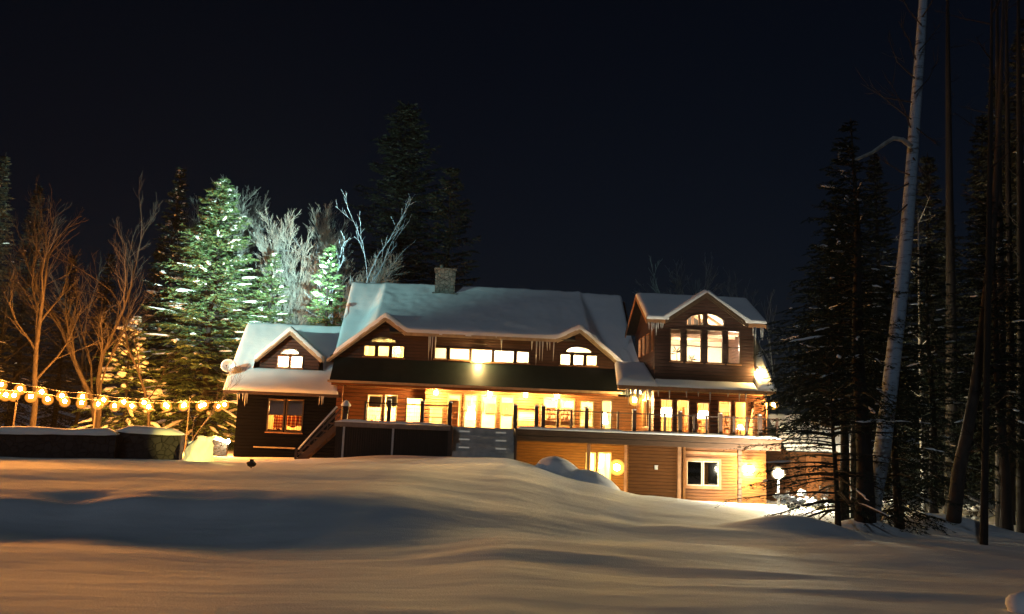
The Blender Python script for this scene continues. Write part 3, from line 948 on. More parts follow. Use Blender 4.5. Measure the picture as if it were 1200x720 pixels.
# skirt roof along the eave, its wrap on the left and the slope right of the tower
b = MB()
slab(b, (ru0, re, rzE), (tu0, re, rzE), (tu0, -1.6, rzE + 1.5), (ru0 + .5, -1.6, rzE + 1.5), 0.15)
slab(b, (tu0, re, rzE), (tu1, re, rzE), (tu1, VT + .01, rzE + .42), (tu0, VT + .01, rzE + .42), 0.12)
slab(b, (tu1, re, rzE), (ru1, re, rzE), (ru1, -1.7, rzE + 3.6), (tu1, -1.7, rzE + 3.6), 0.15)
slab(b, (tu1, -1.7, rzE + 3.6), (ru1, -1.7, rzE + 3.6), (ru1, 3.2, rzE - .6), (tu1, 3.2, rzE - .6), 0.15)
sk = part(b, 'skirt_roof', M['shingle'])
snow_slab('snow_cover', (ru0, re, rzE), (tu0 - .02, re, rzE), (tu0 - .02, -1.6, rzE + 1.5), (ru0 + .5, -1.6, rzE + 1.5), 0.3, sk, 10, 10, 0.06, 41, 0.3)
snow_slab('snow_cover', (tu0 + .05, re, rzE), (tu1 - .05, re, rzE), (tu1 - .05, VT - .03, rzE + .42), (tu0 + .05, VT - .03, rzE + .42), 0.1, sk, 24, 4, 0.02, 42, 0.1)
snow_slab('snow_cover', (tu1 + .03, re, rzE), (ru1, re, rzE), (ru1, -1.7, rzE + 3.6), (tu1 + .03, -1.7, rzE + 3.6), 0.3, sk, 10, 14, 0.05, 43, 0.3)
# snow drift curving up the tower's side
def VZ(px, py, u):
    d = ray(px, py); t = (HO.dot(UA) + u) / d.dot(UA); p = d * t - HO
    return p.dot(VA), p.z
dm = MB(); vs = []; fs = []
cur = [VZ(px, py, tu0) for px, py in ((765, 447), (759, 441), (753, 432), (748, 421), (744, 409), (740.5, 397), (738, 388))]
fine = []
for i in range(6):
    for k in range(4):
        f = k / 4; fine.append((cur[i][0] * (1 - f) + cur[i + 1][0] * f, cur[i][1] * (1 - f) + cur[i + 1][1] * f))
fine.append(cur[-1])
for v, z in fine:
    base = max(zpl(v) + .2 if v > VE - .3 else -9, rzE + (v - re) * .405 + .15)
    base = min(base, z - .05)
    w_ = min(1.7, .5 + (z - base) * .9)
    for k in range(9):
        f = k / 8; vs.append((tu0 - .01 - w_ * (1 - f), v, base - .12 + (z - base + .12) * f ** 2.2 + .05 * noise.noise(Vector((f * 3, v * 1.5, 0))) * (1 - f)))
for i in range(len(fine) - 1):
    for k in range(8):
        a = i * 9 + k; fs.append((a, a + 1, a + 10, a + 9))
dm.add(vs, fs); dm.build('snow_drift', M['roofsnow'], sk, True)
b = MB(); b.box(ru0, re - .06, rzE - .22, ru1, re - .004, rzE - .02); b.build('eave_board', M['trim'], sk)
b = MB(); b.box(ru0 + .1, re + .0, rzE - .24, ru1 - .1, VT - .03, rzE - .17); b.build('soffit', M['pine'], sk)

# tower body
teV = VT - 0.45
tzE = (Z(763, 374.5, teV) + Z(890, 379, teV)) / 2
trV = -1.7
tzR = Z(825, 350, trV)
ts = (tzR - tzE) / (trV - teV)
tpk = UZ(828.5, 343, teV)
tl, tr = U(779.5, teV, 373), U(877, teV, 378)
s1 = (tpk[1] - tzE) / (tpk[0] - tl); s2 = (tpk[1] - tzE) / (tr - tpk[0])
tw = [rect(784.8, 384.5, 799.2, 424.2, VT), rect(803.5, 385, 823, 425.5, VT), rect(827.5, 386, 848, 426.7, VT), rect(852, 387, 867.8, 427.8, VT)]
fl = rect(803.5, 367, 825.3, 382.3, VT); fr = rect(827.6, 367, 849.6, 383, VT)
flp, frp = arch_poly(*fl, half='l'), arch_poly(*fr, half='r')
zb_ = rzE + .3
wall('tower_wall', [(tu0, zb_), (tu1, zb_), (tu1, tzE - .1), (tr - .1, tzE - .08), (tpk[0], tpk[1] - .12), (tl + .1, tzE - .08), (tu0, tzE - .1)], VT, 0.2, M['brown'], tw + [flp, frp])
for r in tw: window(r, VT, 0.06, M['darktrim'], bars_h=(0.49,))
window(flp, VT, 0.06, M['darktrim'], name='arched_window'); window(frp, VT, 0.06, M['darktrim'], name='arched_window')
tbV = 1.1
wins = []
for k in range(3):
    a = VT + 1.5 + k * 1.15
    wins.append([(a, tzE - 1.75), (a + .75, tzE - 1.75), (a + .75, tzE - .55), (a, tzE - .55)])
wins.append([(VT + .35, tzE - 1.75), (VT + .8, tzE - 1.75), (VT + .8, tzE - .45), (VT + .35, tzE - .45)])
for sgn, u in ((0, tu0), (1, tu1 - .2)):
    side_wall('tower_side_wall', u, .2, M['brown'], [(VT + .2, zb_), (tbV, zb_), (tbV, tzE - .1), (trV, tzR - .3), (VT + .2, tzE - .1)], wins if sgn == 0 else [])
for q in wins:
    b = MB(); b.prism(q, -.04, .12, [offset_poly(q, .06)]); b.v = [(tu0 + p[1], p[0], p[2]) for p in b.v]
    w = part(b, 'side_window', M['trim'])
    b = MB(); b.prism(offset_poly(q, .04), .05, .058); b.v = [(tu0 + p[1], p[0], p[2]) for p in b.v]; b.build('pane', M['glass'], w)
b = MB(); b.box(tu0, tbV, zb_, tu1, tbV + .2, tzE); part(b, 'tower_rear_wall', M['brown'])
ta, tb = U(758.5, teV, 373), U(897, teV, 378)
b = MB()
tzf = lambda v: tzE + (v - teV) * ts
slope_poly(b, [(ta, teV), (tl + .05, teV), (tpk[0] - .05, trV), (ta, trV)], tzf, .15)
slope_poly(b, [(tr - .05, teV), (tb, teV), (tb, trV), (tpk[0] + .05, trV)], tzf, .15)
tv2 = 2 * trV - teV
slab(b, (ta, trV, tzR), (tb, trV, tzR), (tb, tv2, tzE), (ta, tv2, tzE), 0.15)
troof = part(b, 'tower_roof', M['shingle'])
snow_slab('snow_cover', (ta, teV, tzE), (tl + .15, teV, tzE), (tpk[0] + .2, trV, tzR), (ta, trV, tzR), 0.22, troof, 12, 8, 0.05, 51, 0.2)
snow_slab('snow_cover', (tr - .15, teV, tzE), (tb, teV, tzE), (tb, trV, tzR), (tpk[0] - .2, trV, tzR), 0.22, troof, 12, 8, 0.05, 53, 0.2)
snow_slab('snow_cover', (tb, tv2, tzE), (ta, tv2, tzE), (ta, trV, tzR), (tb, trV, tzR), 0.22, troof, 20, 8, 0.05, 52, 0.25)
b = MB()
for (x, sg) in ((ta, 1), (tb, -1)):
    b = MB(); x0, x1 = sorted((x - .05 * sg, x - .004 * sg))
    b.hexa([(x0, teV, tzE - .28), (x1, teV, tzE - .28), (x1, teV, tzE - .01), (x0, teV, tzE - .01)][::-1], [(x0, trV, tzR - .28), (x1, trV, tzR - .28), (x1, trV, tzR - .01), (x0, trV, tzR - .01)][::-1])
    b.hexa([(x0, tv2, tzE - .28), (x1, tv2, tzE - .28), (x1, tv2, tzE - .01), (x0, tv2, tzE - .01)], [(x0, trV, tzR - .28), (x1, trV, tzR - .28), (x1, trV, tzR - .01), (x0, trV, tzR - .01)])
    b.build('rake_board', M['trim'], troof)
b = MB(); b.box(ta, teV - .05, tzE - .24, tl, teV - .004, tzE - .02); b.build('eave_board', M['trim'], troof); b = MB(); b.box(tr, teV - .05, tzE - .24, tb, teV - .004, tzE - .02); b.build('eave_board', M['trim'], troof)
tvb = lambda z: teV + (z - tzE) / ts
gable_roof(tpk, s1, s2, tl, tr, teV, trV + .3, 0.12, lodge, 0.24, 55, M['darktrim'], v1l=teV + .3, v1r=teV + .3)

# ---------- icicles along the eaves
rng = random.Random(4)
def icicles(px0, px1, py, v, n, lmin, lmax, par=lodge, zfix=None):
    for k in range(n):
        px = px0 + (px1 - px0) * (k + rng.uniform(.1, .9)) / n
        u, z = UZ(px, py, v)
        if zfix is not None: z = zfix
        l = rng.uniform(lmin, lmax)
        b = MB()
        j = rng.uniform(-.03, .03)
        b.tube([(u, v, z), (u + j * .3, v, z - l * .35), (u + j * .6, v, z - l * .75), (u + j, v, z - l)], [rng.uniform(.035, .07), .035, .018, .004], 6)
        part(b, 'icicle', M['ice'], par, True)
icicles(733, 764, 455, re - .02, 11, .5, 1.5, zfix=rzE - .2)
icicles(768, 900, 458, re - .02, 9, .2, .8, zfix=rzE - .2)
icicles(760, 779, 376, teV - .02, 7, .3, .8, zfix=tzE - .2)
icicles(880, 897, 380, teV - .02, 4, .4, 1.3, zfix=tzE - .2)
icicles(502.5, 511, 392, v0 - .05, 4, .7, 1.6, zfix=zc - .2)
icicles(584, 589, 392, v0 - .05, 1, .6, .9, zfix=zc - .2)
icicles(622, 650, 392, v0 - .05, 7, .5, 1.6, zfix=zc - .2)
icicles(277, 291, 460, lwE - .05, 5, .4, 1.1, zfix=lzE - .15)
icicles(374, 381, 460, lwE - .05, 3, .3, .8, zfix=lzE - .15)

# ---------- rooms behind the glass
def room(u0, v0, z0, u1, v1, z1, wm, name='room'):
    b = MB(); t = .05
    b.box(u0, v1, z0, u1, v1 + t, z1); b.box(u0 - t, v0, z0, u0, v1 + t, z1); b.box(u1, v0, z0, u1 + t, v1 + t, z1)
    w = part(b, 'interior_wall', wm)
    b = MB(); b.box(u0 - t, v0, z1, u1 + t, v1 + t, z1 + t); part(b, 'interior_ceiling', M['cream'])
    b = MB(); b.box(u0 - t, v0, z0 - t, u1 + t, v1 + t, z0); part(b, 'interior_floor', M['floorwood'])
    return w


room(uC + .32, V1 + .26, ZD, U(735, V1), 6.6, zTop1 - .06, M['plaster'])
room(uLw + .3, WL + .26, ZD, uC - .06, 6.6, zTop1 - .06, M['pine'])
room(lw0 + .3, VL + .24, ZD - .4, lu1 - .2, 4.5, lzE - .25, M['pine'])
room(U(322, VLD, 425), VLD + .2, dz(VLD) - .1, U(358, VLD, 425), VLD + 2.0, dpk[1] - 1.0, M['cream'])
room(U(424, VF), VF + .22, zpl(VF) - .1, U(477, VF), VF + 2.6, gl_pk[1] - 1.3, M['plaster'])
room(U(500, VF), VF + .22, zpl(VF) - .1, U(628, VF), VF + 3.4, zc - .3, M['cream'])
room(U(654, VF), VF + .22, zpl(VF) - .1, U(702, VF), VF + 2.6, gr_pk[1] - 1.15, M['cream'])
room(tu0 + .24, VT + .24, ZD, rw1 - .25, 1.0, rzE - .25, M['pine'])
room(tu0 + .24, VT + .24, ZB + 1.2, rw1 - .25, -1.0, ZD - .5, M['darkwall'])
room(U(684, V1), V1 + .26, ZB + 1.2, U(722, V1), 5, ZD - .4, M['plaster'])
# vaulted tower room
b = MB(); zf = rzE + .55
b.box(tu0 + .22, .9, zf, tu1 - .22, .95, tzR - .4)
part(b, 'interior_wall', M['cream'])
b = MB()
b.hexa([(tu0 + .22, VT + .22, tzE - .2), (tpk[0], VT + .22, tpk[1] - .25), (tpk[0], VT + .22, tpk[1] - .2), (tu0 + .22, VT + .22, tzE - .15)], [(tu0 + .22, .9, tzE - .2), (tpk[0], .9, tpk[1] - .25), (tpk[0], .9, tpk[1] - .2), (tu0 + .22, .9, tzE - .15)])
b.hexa([(tpk[0], VT + .22, tpk[1] - .25), (tu1 - .22, VT + .22, tzE - .2), (tu1 - .22, VT + .22, tzE - .15), (tpk[0], VT + .22, tpk[1] - .2)], [(tpk[0], .9, tpk[1] - .25), (tu1 - .22, .9, tzE - .2), (tu1 - .22, .9, tzE - .15), (tpk[0], .9, tpk[1] - .2)])
part(b, 'interior_ceiling', M['cream'])
b = MB(); b.box(tu0 + .22, VT + .22, zf - .1, tu1 - .22, .9, zf); part(b, 'interior_floor', M['floorwood'])
bm = MB()
for v in (-3.4, -1.9, -.4):
    bm.tube([(tu0 + .3, v, tzE - .25), (tpk[0], v, tpk[1] - .35), (tu1 - .3, v, tzE - .25)], .11, 4)
    bm.box(tu0 + .3, v - .1, tzE - .55, tu1 - .3, v + .1, tzE - .33)
    bm.tube([(tpk[0], v, tpk[1] - .3), (tpk[0], v, tzE - .4)], .09, 4)
part(bm, 'roof_truss', mat('brown_beam', (0.2, 0.12, 0.075), 0.7, 0.3, 3, 0.1))
# ------------------------------------------------------------------ deck with stairs
deck = thing('deck', 'long raised wooden deck with cable railing along the front of the lodge', 'deck', HO, YAW)
dp = lambda mb, name, m, par=None, sm=False: mb.build(name, m, par or deck, sm)
ud0, ud1 = U(392, VD, 500), U(915, VD, 515)
us0, us1 = U(530, VD, 500), U(603, VD, 503)
b = MB(); b.box(ud0, VD + .08, ZD - .09, rw1, VT - .02, ZD - .01); b.box(ud0, VT - .02, ZD - .09, tu0 - .05, V1 - .02, ZD - .01); b.box(rw1, VD + .08, ZD - .09, ud1, VT + 2, ZD - .01)
dp(b, 'floor_boards', M['deckwood'])
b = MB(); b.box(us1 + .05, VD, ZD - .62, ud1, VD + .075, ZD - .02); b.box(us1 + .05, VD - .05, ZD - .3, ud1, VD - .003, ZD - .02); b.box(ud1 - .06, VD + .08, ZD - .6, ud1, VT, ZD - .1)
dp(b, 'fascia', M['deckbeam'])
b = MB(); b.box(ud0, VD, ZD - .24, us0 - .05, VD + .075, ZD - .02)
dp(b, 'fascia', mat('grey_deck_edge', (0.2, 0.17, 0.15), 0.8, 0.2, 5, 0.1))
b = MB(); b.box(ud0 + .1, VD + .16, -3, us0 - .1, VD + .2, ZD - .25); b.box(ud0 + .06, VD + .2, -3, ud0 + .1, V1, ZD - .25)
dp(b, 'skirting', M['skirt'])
for px in (402, 460, 526):
    u = U(px, VD, 515); b = MB(); b.box(u - .05, VD + .08, -2.5, u + .05, VD + .15, ZD - .1); dp(b, 'support_post', M['greymetal'] if px != 526 else M['rail'])
# snow along the edge of the floor
rng = random.Random(9)
def snow_strip(u0, u1, v0, v1, z, h, par, seed=0):
    b = MB(); n = max(6, int((u1 - u0) / .25)); vs, fs = [], []
    prof = [(0, 0), (-.06, .3), (0.0, .75), (.25, 1), (.7, .95), (1, .5)]
    for i in range(n + 1):
        u = u0 + (u1 - u0) * i / n
        e = min(1, min(i, n - i) / 1.5 + .15)
        hh = h * e * (1 + .5 * noise.noise(Vector((u * .9, seed, 0))) + .25 * noise.noise(Vector((u * 3, seed, 2))))
        for a, c in prof: vs.append((u, v0 + (v1 - v0) * a, z + hh * c))
    m = len(prof)
    for i in range(n):
        for k in range(m - 1):
            a = i * m + k; fs.append((a, a + m, a + m + 1, a + 1))
    b.add(vs, fs); return dp(b, 'snow_strip', M['roofsnow'], par, True)
snow_strip(us1 + .1, ud1, VD - .06, VD + .5, ZD - .01, .16, deck, 3)
snow_strip(ud0, us0 - .1, VD - .06, VD + .5, ZD - .01, .14, deck, 5)

def railing(pxs, wide):
    us = [U(px, VD, 490) for px in pxs]
    for u, px in zip(us, pxs):
        w = .1 if px in wide else .055
        b = MB(); b.box(u - w, VD + .12, ZD - .0, u + w, VD + .12 + 2 * w, ZD + 1.12 + (.1 if px in wide else 0))
        p = dp(b, 'railing_post', M['rail'])
        if px in wide:
            c = MB(); c.blob((u, VD + .12 + w, ZD + 1.25), w * 1.2, w * 1.2, .06, px, .2); dp(c, 'snow_cap', M['roofsnow'], p, True)
    b = MB(); b.box(us[0], VD + .14, ZD + 1.02, us[-1], VD + .27, ZD + 1.08); dp(b, 'top_rail', M['rail'])
    b = MB()
    for k in range(4): b.tube([(us[0], VD + .2, ZD + .2 + .21 * k), (us[-1], VD + .2, ZD + .2 + .21 * k)], .013, 4)
    dp(b, 'rail_cable', M['iron'])
railing([427, 455, 494, 527], (455, 494, 527))
railing([604, 629], (604, 629))
railing([637, 654, 670, 688, 706, 725, 744, 762, 780, 798, 814, 829, 845.5, 861, 876, 892, 912], (637, 688, 744, 798, 845.5, 892))
for px in (690, 797, 868):
    u = U(px, VD, 550); b = MB(); b.box(u - .09, VD + .12, -3.6, u + .09, VD + .3, ZD - .62); dp(b, 'support_post', M['trim'] if px != 868 else M['deckbeam'])
b = MB(); b.box(us1 + .1, VD + 1.2, ZD - .4, ud1, VD + 1.4, ZD - .1); dp(b, 'joist_beam', M['deckbeam'])

# wide front stairs with lights in the risers
st = MB(); nst = 4; drop = 1.66 / nst
lights_ = []
for k in range(nst):
    zt = ZD - .02 - drop * k; vf = VD + .06 - .32 * k
    st.box(us0 + .06, vf - .32, zt - drop - 1.5, us1 - .06, vf, zt - drop * (0 if k < 0 else 0) - (.0 if k else .02))
stair = dp(st, 'stairs', M['riser'])
for k in range(1, nst):
    zt = ZD - .02 - drop * (k - 1) ; vf = VD + .06 - .32 * k
    for f in (.2, .78):
        u = us0 + (us1 - us0) * f
        b = MB(); zc_ = ZD - .04 - drop * k + drop * .5; b.box(u - .27, vf - .012, zc_ - .035, u + .27, vf - .002, zc_ + .035)
        dp(b, 'step_light', M['steplight'], stair)
b = MB()
for u in (us0 - .02, us1 + .02): b.box(u - .06, VD - 1.3, -1.2, u + .06, VD - .01, ZD - .02)
dp(b, 'stringer', M['rail'])

# small side stairs at the left end of the deck with a sloping handrail
sb = MB()
q0, q1 = UZ(347, 531, VD + .8), UZ(391, 501, VD + .8)
for k in range(5):
    f0, f1 = k / 5, (k + 1) / 5
    zt = q0[1] - .35 + (ZD - q0[1] + .3) * f1
    sb.box(q0[0] + (ud0 - q0[0]) * f0, VD + .8, zt - .06, q0[0] + (ud0 - q0[0]) * f1 + .05, VD + 2.2, zt)
for v in (VD + .74, VD + 2.2): sb.hexa([(q0[0], v, q0[1] - .75), (q0[0], v, q0[1] - .35), (q0[0], v + .05, q0[1] - .35), (q0[0], v + .05, q0[1] - .75)], [(ud0, v, ZD - .45), (ud0, v, ZD - .02), (ud0, v + .05, ZD - .02), (ud0, v + .05, ZD - .45)])
sst = dp(sb, 'side_stairs', M['deckwood'])
for v in (VD + 2.2, VD + .76):
    h = MB()
    h.box(q0[0] - .06, v - .06, q0[1] - 1.2, q0[0] + .06, v + .06, q0[1] + .22)
    for dzz, w in ((.12, .05), (-.2, .03)):
        h.tube([(q0[0], v, q0[1] + dzz), (ud0, v, ZD + .75 + dzz - .12)], w, 4)
    for f in (.33, .66): h.tube([(q0[0] + (ud0 - q0[0]) * f, v, q0[1] - .6 + (ZD + .2 - q0[1]) * f), (q0[0] + (ud0 - q0[0]) * f, v, q0[1] + .1 + (ZD + .65 - q0[1]) * f)], .025, 4)
    hr = dp(h, 'handrail', M['rail'], sst)
b = MB(); b.tube([(q0[0] + .1, VD + .76, q0[1] + .2), (ud0 - .05, VD + .76, ZD + .81)], [.05, .06], 6); dp(b, 'snow_cap', M['roofsnow'], hr, True)

# post lantern with a snow hat at the end of the deck rail
u, z = UZ(404, 496, VD + .5)
lp = thing('post_lantern', 'small unlit post lantern wearing a peaked snow hat at the left deck end', 'lantern', HW(u, VD + .5, ZD), YAW)
b = MB(); b.box(-.12, -.12, 0, .12, .12, .45); b.build('post', M['rail'], lp)
b = MB()
for a, c in ((-.14, -.14), (.11, -.14), (-.14, .11), (.11, .11)): b.box(a, c, .45, a + .03, c + .03, .8)
b.box(-.17, -.17, .8, .17, .17, .84); b.build('cage', M['iron'], lp)
b = MB(); b.box(-.1, -.1, .455, .1, .1, .795); b.build('lantern_glass', M['darkglass'], lp)
b = MB(); b.lathe([(.25, 0), (.28, .05), (.2, .16), (.1, .27), (.02, .32)], (0, 0, .84), 9); b.build('snow_cap', M['roofsnow'], lp, True)

# ------------------------------------------------------------------ lamps on the house
def hthing(name, label, cat, u, v, z, group=None): return thing(name, label, cat, HW(u, v, z), YAW, group)

def pend_lamp(px, py, v, top_z, label, group, r=.19, power=None, m='bulb_porch', k=1.0):
    u, z = UZ(px, py, v)
    t = hthing('pendant_lamp', label, 'lamp', u, v, z, group)
    b = MB(); b.tube([(0, 0, .1), (0, 0, max(.15, top_z - z))], .016, 5); b.lathe([(.06, 0), (.06, .03)], (0, 0, max(.12, top_z - z - .03)), 8); b.build('stem', M['iron'], t)
    b = MB(); b.lathe([(r, -.03), (r * .95, -.01), (r * .5, .1), (.05, .16), (.04, .2)], (0, 0, 0), 14); b.build('lamp_shade', M['greymetal'], t, True)
    ico(r * .62, (0, 0, -.1)).build('bulb', M[m], t, True)
    return t
PL = 'pendant lamps under the porch eave'
pend_lamp(511, 458.5, V1 - .9, zTop1, 'porch pendant lamp left of the tall glass doors, over the yellow wall panel', PL)
pend_lamp(574, 460, V1 - .9, zTop1, 'porch pendant lamp hanging in front of the four tall glass doors', PL)
pend_lamp(616, 461.5, V1 - .9, zTop1, 'porch pendant lamp just right of the tall glass doors above a bright yellow wall', PL)
pend_lamp(653, 463, V1 - .9, zTop1, 'rightmost porch pendant lamp over the wide mullioned windows', PL)

def wall_lamp(px, py, v, label, m, r, side=False, group='lit wall lamps on the lodge'):
    u, z = UZ(px, py, v - .28)
    t = hthing('wall_lamp', label, 'wall lamp', u, v - .28, z, group)
    b = MB(); b.box(-.07, .24, -.1, .07, .275, .2); b.tube([(0, .25, .15), (0, .1, .24), (0, 0, .2)], .018, 5); b.lathe([(r * .75, 0), (.03, .1)], (0, 0, r * .75), 10)
    b.build('bracket', M['iron'], t)
    g_ = ico(r * .72, (0, 0, 0), 12, 8).build('bulb', M[m], t, True)
    ico(r * 1.9, (0, 0, 0), 16, 10).build('halo_globe', M['goldhalo'], t, True)  # bloom halo added round the lamp as an emitting ball
    return t
M['globe_hot'] = emit('hot_globe', (1.0, 0.66, 0.22), 800)
M['globe_base'] = emit('basement_globe', (1.0, 0.66, 0.13), 750)
M['globe_white'] = emit('white_globe', (1.0, 0.88, 0.62), 1000)
M['globe_small'] = emit('small_globe', (1.0, 0.62, 0.2), 700)
u, z = UZ(466, 411.5, VF + .7)
t = hthing('ceiling_lamp', 'glowing round lamp inside the third pane of the left gable windows', 'lamp', u, VF + .7, z)
ico(.13, (0, 0, 0), 12, 8).build('bulb', M['globe_small'], t, True); ico(.27, (0, 0, 0), 16, 10).build('halo_globe', M['goldhalo'], t, True)  # the outer ball is an added bloom halo
b = MB(); b.tube([(0, 0, .12), (0, 0, .6)], .015, 5); b.build('stem', M['iron'], t)
wall_lamp(561, 420.5, VF, 'starry bright wall lamp under the row of five upper windows', 'globe_hot', .17)
wall_lamp(744, 469, V1 - 2.6, 'bright wall lamp among icicles in the corner beside the tower', 'globe_hot', .2)
wall_lamp(907, 475, VT, 'wall lamp at the far right end of the glazed wing, behind spruce twigs', 'globe_small', .15)
wall_lamp(723, 548, V1 - 2.9, 'large glaring lamp by the basement door under the deck', 'globe_base', .26)
wall_lamp(879.5, 550, VT, 'yellow globe lamp on the basement siding right of the dark window', 'globe_base', .27)
wall_lamp(889, 435, re + .75, 'small floodlight low on the snowy roof slope right of the tower', 'globe_small', .11)
u, z = UZ(769, 548, VT - .1)  # pale box standing for the small light on the panel, gives no light
t = hthing('light_fixture', 'small pale square unlit box standing for the small light on the brown basement panel', 'fixture', u, VT - .1, z)
b = MB(); b.box(-.09, -.02, -.12, .09, .039, .12); b.build('box', M['greymetal'], t, bevel=.01); b = MB(); b.box(-.1, -.035, .08, .1, -.021, .12); b.build('lid', M['greymetal'], t)
# lamp post in front of the right corner
g = at(912, 555, 46.0)
t = thing('lamp_post', 'white globe lamp on a short snowy post, seen through the spruce twigs', 'lamp post', (g.x, g.y, ground(g.x, g.y)))
hh = g.z - ground(g.x, g.y)
b = MB(); b.tube([(0, 0, -.3), (0, 0, hh - .15)], [.08, .06], 8); b.build('post', M['greymetal'], t)
ico(.24, (0, 0, hh), 12, 8).build('bulb', M['globe_white'], t, True)
ico(.36, (0, 0, hh), 16, 10).build('halo_globe', M['whitehalo'], t, True)  # added halo of emitting volume round the post lamp
b = MB(); b.lathe([(.12, 0), (.06, .1)], (0, 0, hh + .36), 10); b.build('cap', M['iron'], t)

# ------------------------------------------------------------------ room lights and furniture
RK = 8.0
def rl(u, v, z, e, col=(1, .62, .23), r=.25):
    return light('room_light', 'POINT', HW(u, v, z), e * RK, col, r)

def shade_lamp(px, py, v, label, r=.33, h=.3, top=None, cat='lamp', base=None, mm='shade'):
    u, z = UZ(px, py, v)
    t = hthing('table_lamp' if base else 'ceiling_lamp', label, cat, u, v, z)
    b = MB(); b.lathe([(r, -h / 2), (r * .96, -h / 4), (r * .55, h / 2)], (0, 0, 0), 16); b.build('lamp_shade', M[mm], t, True)
    b = MB()
    if top: b.tube([(0, 0, h * .4), (0, 0, top - z)], .02, 5)
    if base: b.lathe([(.12, -base), (.12, -base + .04), (.03, -base + .08), (.05, -h * .8), (.025, -h / 2)], (0, 0, 0), 10)
    b.build('stem', M['iron'], t)
    return t
ct = rzE - .3
M['shade2'] = emit('bright_lamp_shade', (1.0, 0.85, 0.55), 14.0)
shade_lamp(781.5, 483, VT + 1.6, 'wide white drum lamp hanging inside the first pair of wing windows', .5, .5, ct, mm='shade2')
shade_lamp(824.5, 486, VT + 1.6, 'white dome lamp over a lit dining table in the middle wing window', .42, .42, ct, mm='shade2')
shade_lamp(867.5, 501, VT + 1.2, 'small white table lamp glowing in the fifth wing window', .22, .26, None, base=.5, mm='shade2')
shade_lamp(887, 502, VT + 1.2, 'small white table lamp glowing in the last wing window', .22, .26, None, base=.5, mm='shade2')
shade_lamp(666, 474, V1 + 2.2, 'white shaded lamp hanging inside behind the wide mullioned windows', .25, .25, zTop1 - .1, mm='shade2')
shade_lamp(552, 484, V1 + 2.6, 'tall white lantern lamp glowing behind the second glass door', .3, .8, zTop1 - .1, mm='shade2')
shade_lamp(708, 490, V1 + 1.6, 'white paper floor lamp glowing behind the narrow right glass door', .25, .75, None, base=1.1, mm='shade2')

def table(u, v, zf_, w, d, label, chairs=()):
    t = hthing('dining_table', label, 'table', u, v, zf_)
    b = MB(); b.box(-w / 2, -d / 2, .7, w / 2, d / 2, .75); b.build('table_top', M['cabinet'], t, bevel=.01)
    for a in (-1, 1):
        for c in (-1, 1):
            b = MB(); b.box(a * (w / 2 - .1) - .035, c * (d / 2 - .1) - .035, 0, a * (w / 2 - .1) + .035, c * (d / 2 - .1) + .035, .698); b.build('leg', M['cabinet'], t)
    return t
def chair(u, v, zf_, rz, label, grp):
    t = thing('dining_chair', label, 'chair', HW(u, v, zf_), YAW + rz, grp)
    b = MB(); b.box(-.22, -.22, .43, .22, .22, .48); b.build('seat', M['cabinet'], t)
    b = MB(); b.box(-.22, .19, .6, .22, .22, .68); b.box(-.22, .19, .85, .22, .22, .98); b.box(-.03, .19, .5, .03, .21, .98); b.build('backrest', M['cabinet'], t)
    for a in (-.2, .2):
        for c in (-.2, .2):
            b = MB(); b.box(a - .02, c - .02, 0, a + .02, c + .02, .43 if c < 0 else .98); b.build('leg', M['cabinet'], t)
    return t
u = U(824, VT + 1.8, 495)
table(u, VT + 1.9, ZD, 2.0, 1.0, 'wooden dining table under the white dome lamp in the middle wing window')
for i, (du, dv, rz, lb) in enumerate([(-.55, -.75, PI, 'dining chair at the near left of the lamplit table'), (.55, -.75, PI, 'dining chair at the near right of the lamplit table'), (-.55, .75, 0, 'dining chair at the far left of the lamplit table'), (.55, .75, 0, 'dining chair at the far right of the lamplit table')]):
    chair(u + du, VT + 1.9 + dv, ZD, rz, lb, 'chairs round the dining table')
u = U(877, VT + 1.2, 505)
table(u, VT + 1.2, ZD, 1.6, .5, 'narrow console table carrying two small lamps in the last wing windows')

def cabinet(u0, u1, v, z0, z1, d, n, label, cat='cabinet', shelf=False, name='cabinet'):
    t = hthing(name, label, cat, (u0 + u1) / 2, v, z0)
    w = u1 - u0; h = z1 - z0
    b = MB()
    if shelf:
        b.box(-w / 2, -.02, 0, w / 2, 0, h)
        for k in range(n + 1): b.box(-w / 2 + .04, -d, h * k / n - (.03 if k == n else 0), w / 2 - .04, -.021, h * k / n + (.03 if k < n else 0))
        for s in (-w / 2, w / 2 - .039): b.box(s, -d, 0, s + .039, -.021, h)
        b.build('carcass', M['cabinet'], t)
        rg = random.Random(int(u0 * 50))
        bk = MB()
        for k in range(n):
            x = -w / 2 + .08
            while x < w / 2 - .15:
                tw_ = rg.uniform(.03, .09); hb = rg.uniform(.15, .28)
                if rg.random() < .8: bk.box(x, -d * .8, h * k / n + .031, x + tw_ * .95, -.05, h * k / n + .03 + min(hb, h / n - .08))
                x += tw_ * (1 if rg.random() < .85 else 3)
        bk.build('books', M['bookmat'], t)
    else:
        b.box(-w / 2, -d, 0, w / 2, 0, h); b.build('carcass', M['cabinet'], t)
        for k in range(n):
            x0 = -w / 2 + w * k / n + .02; x1 = -w / 2 + w * (k + 1) / n - .02
            b = MB(); b.box(x0, -d - .025, .03, x1, -d - .002, h - .03); dd = b.build('door', M['cabdoor'], t, bevel=.008)
            b = MB(); b.box(x1 - .06, -d - .045, h / 2 - .06, x1 - .04, -d - .026, h / 2 + .06); b.build('handle', M['greymetal'], dd)
    return t
M['bookmat'] = mat('mixed_book_spines', (0.3, 0.16, 0.1), .7, .9, 9, 0, (2, 2, .1))
M['cabdoor'] = mat('honey_cabinet_door', (0.4, 0.19, 0.06), .4, .25, 3, .03, (3, 3, .5))
vb = 6.55
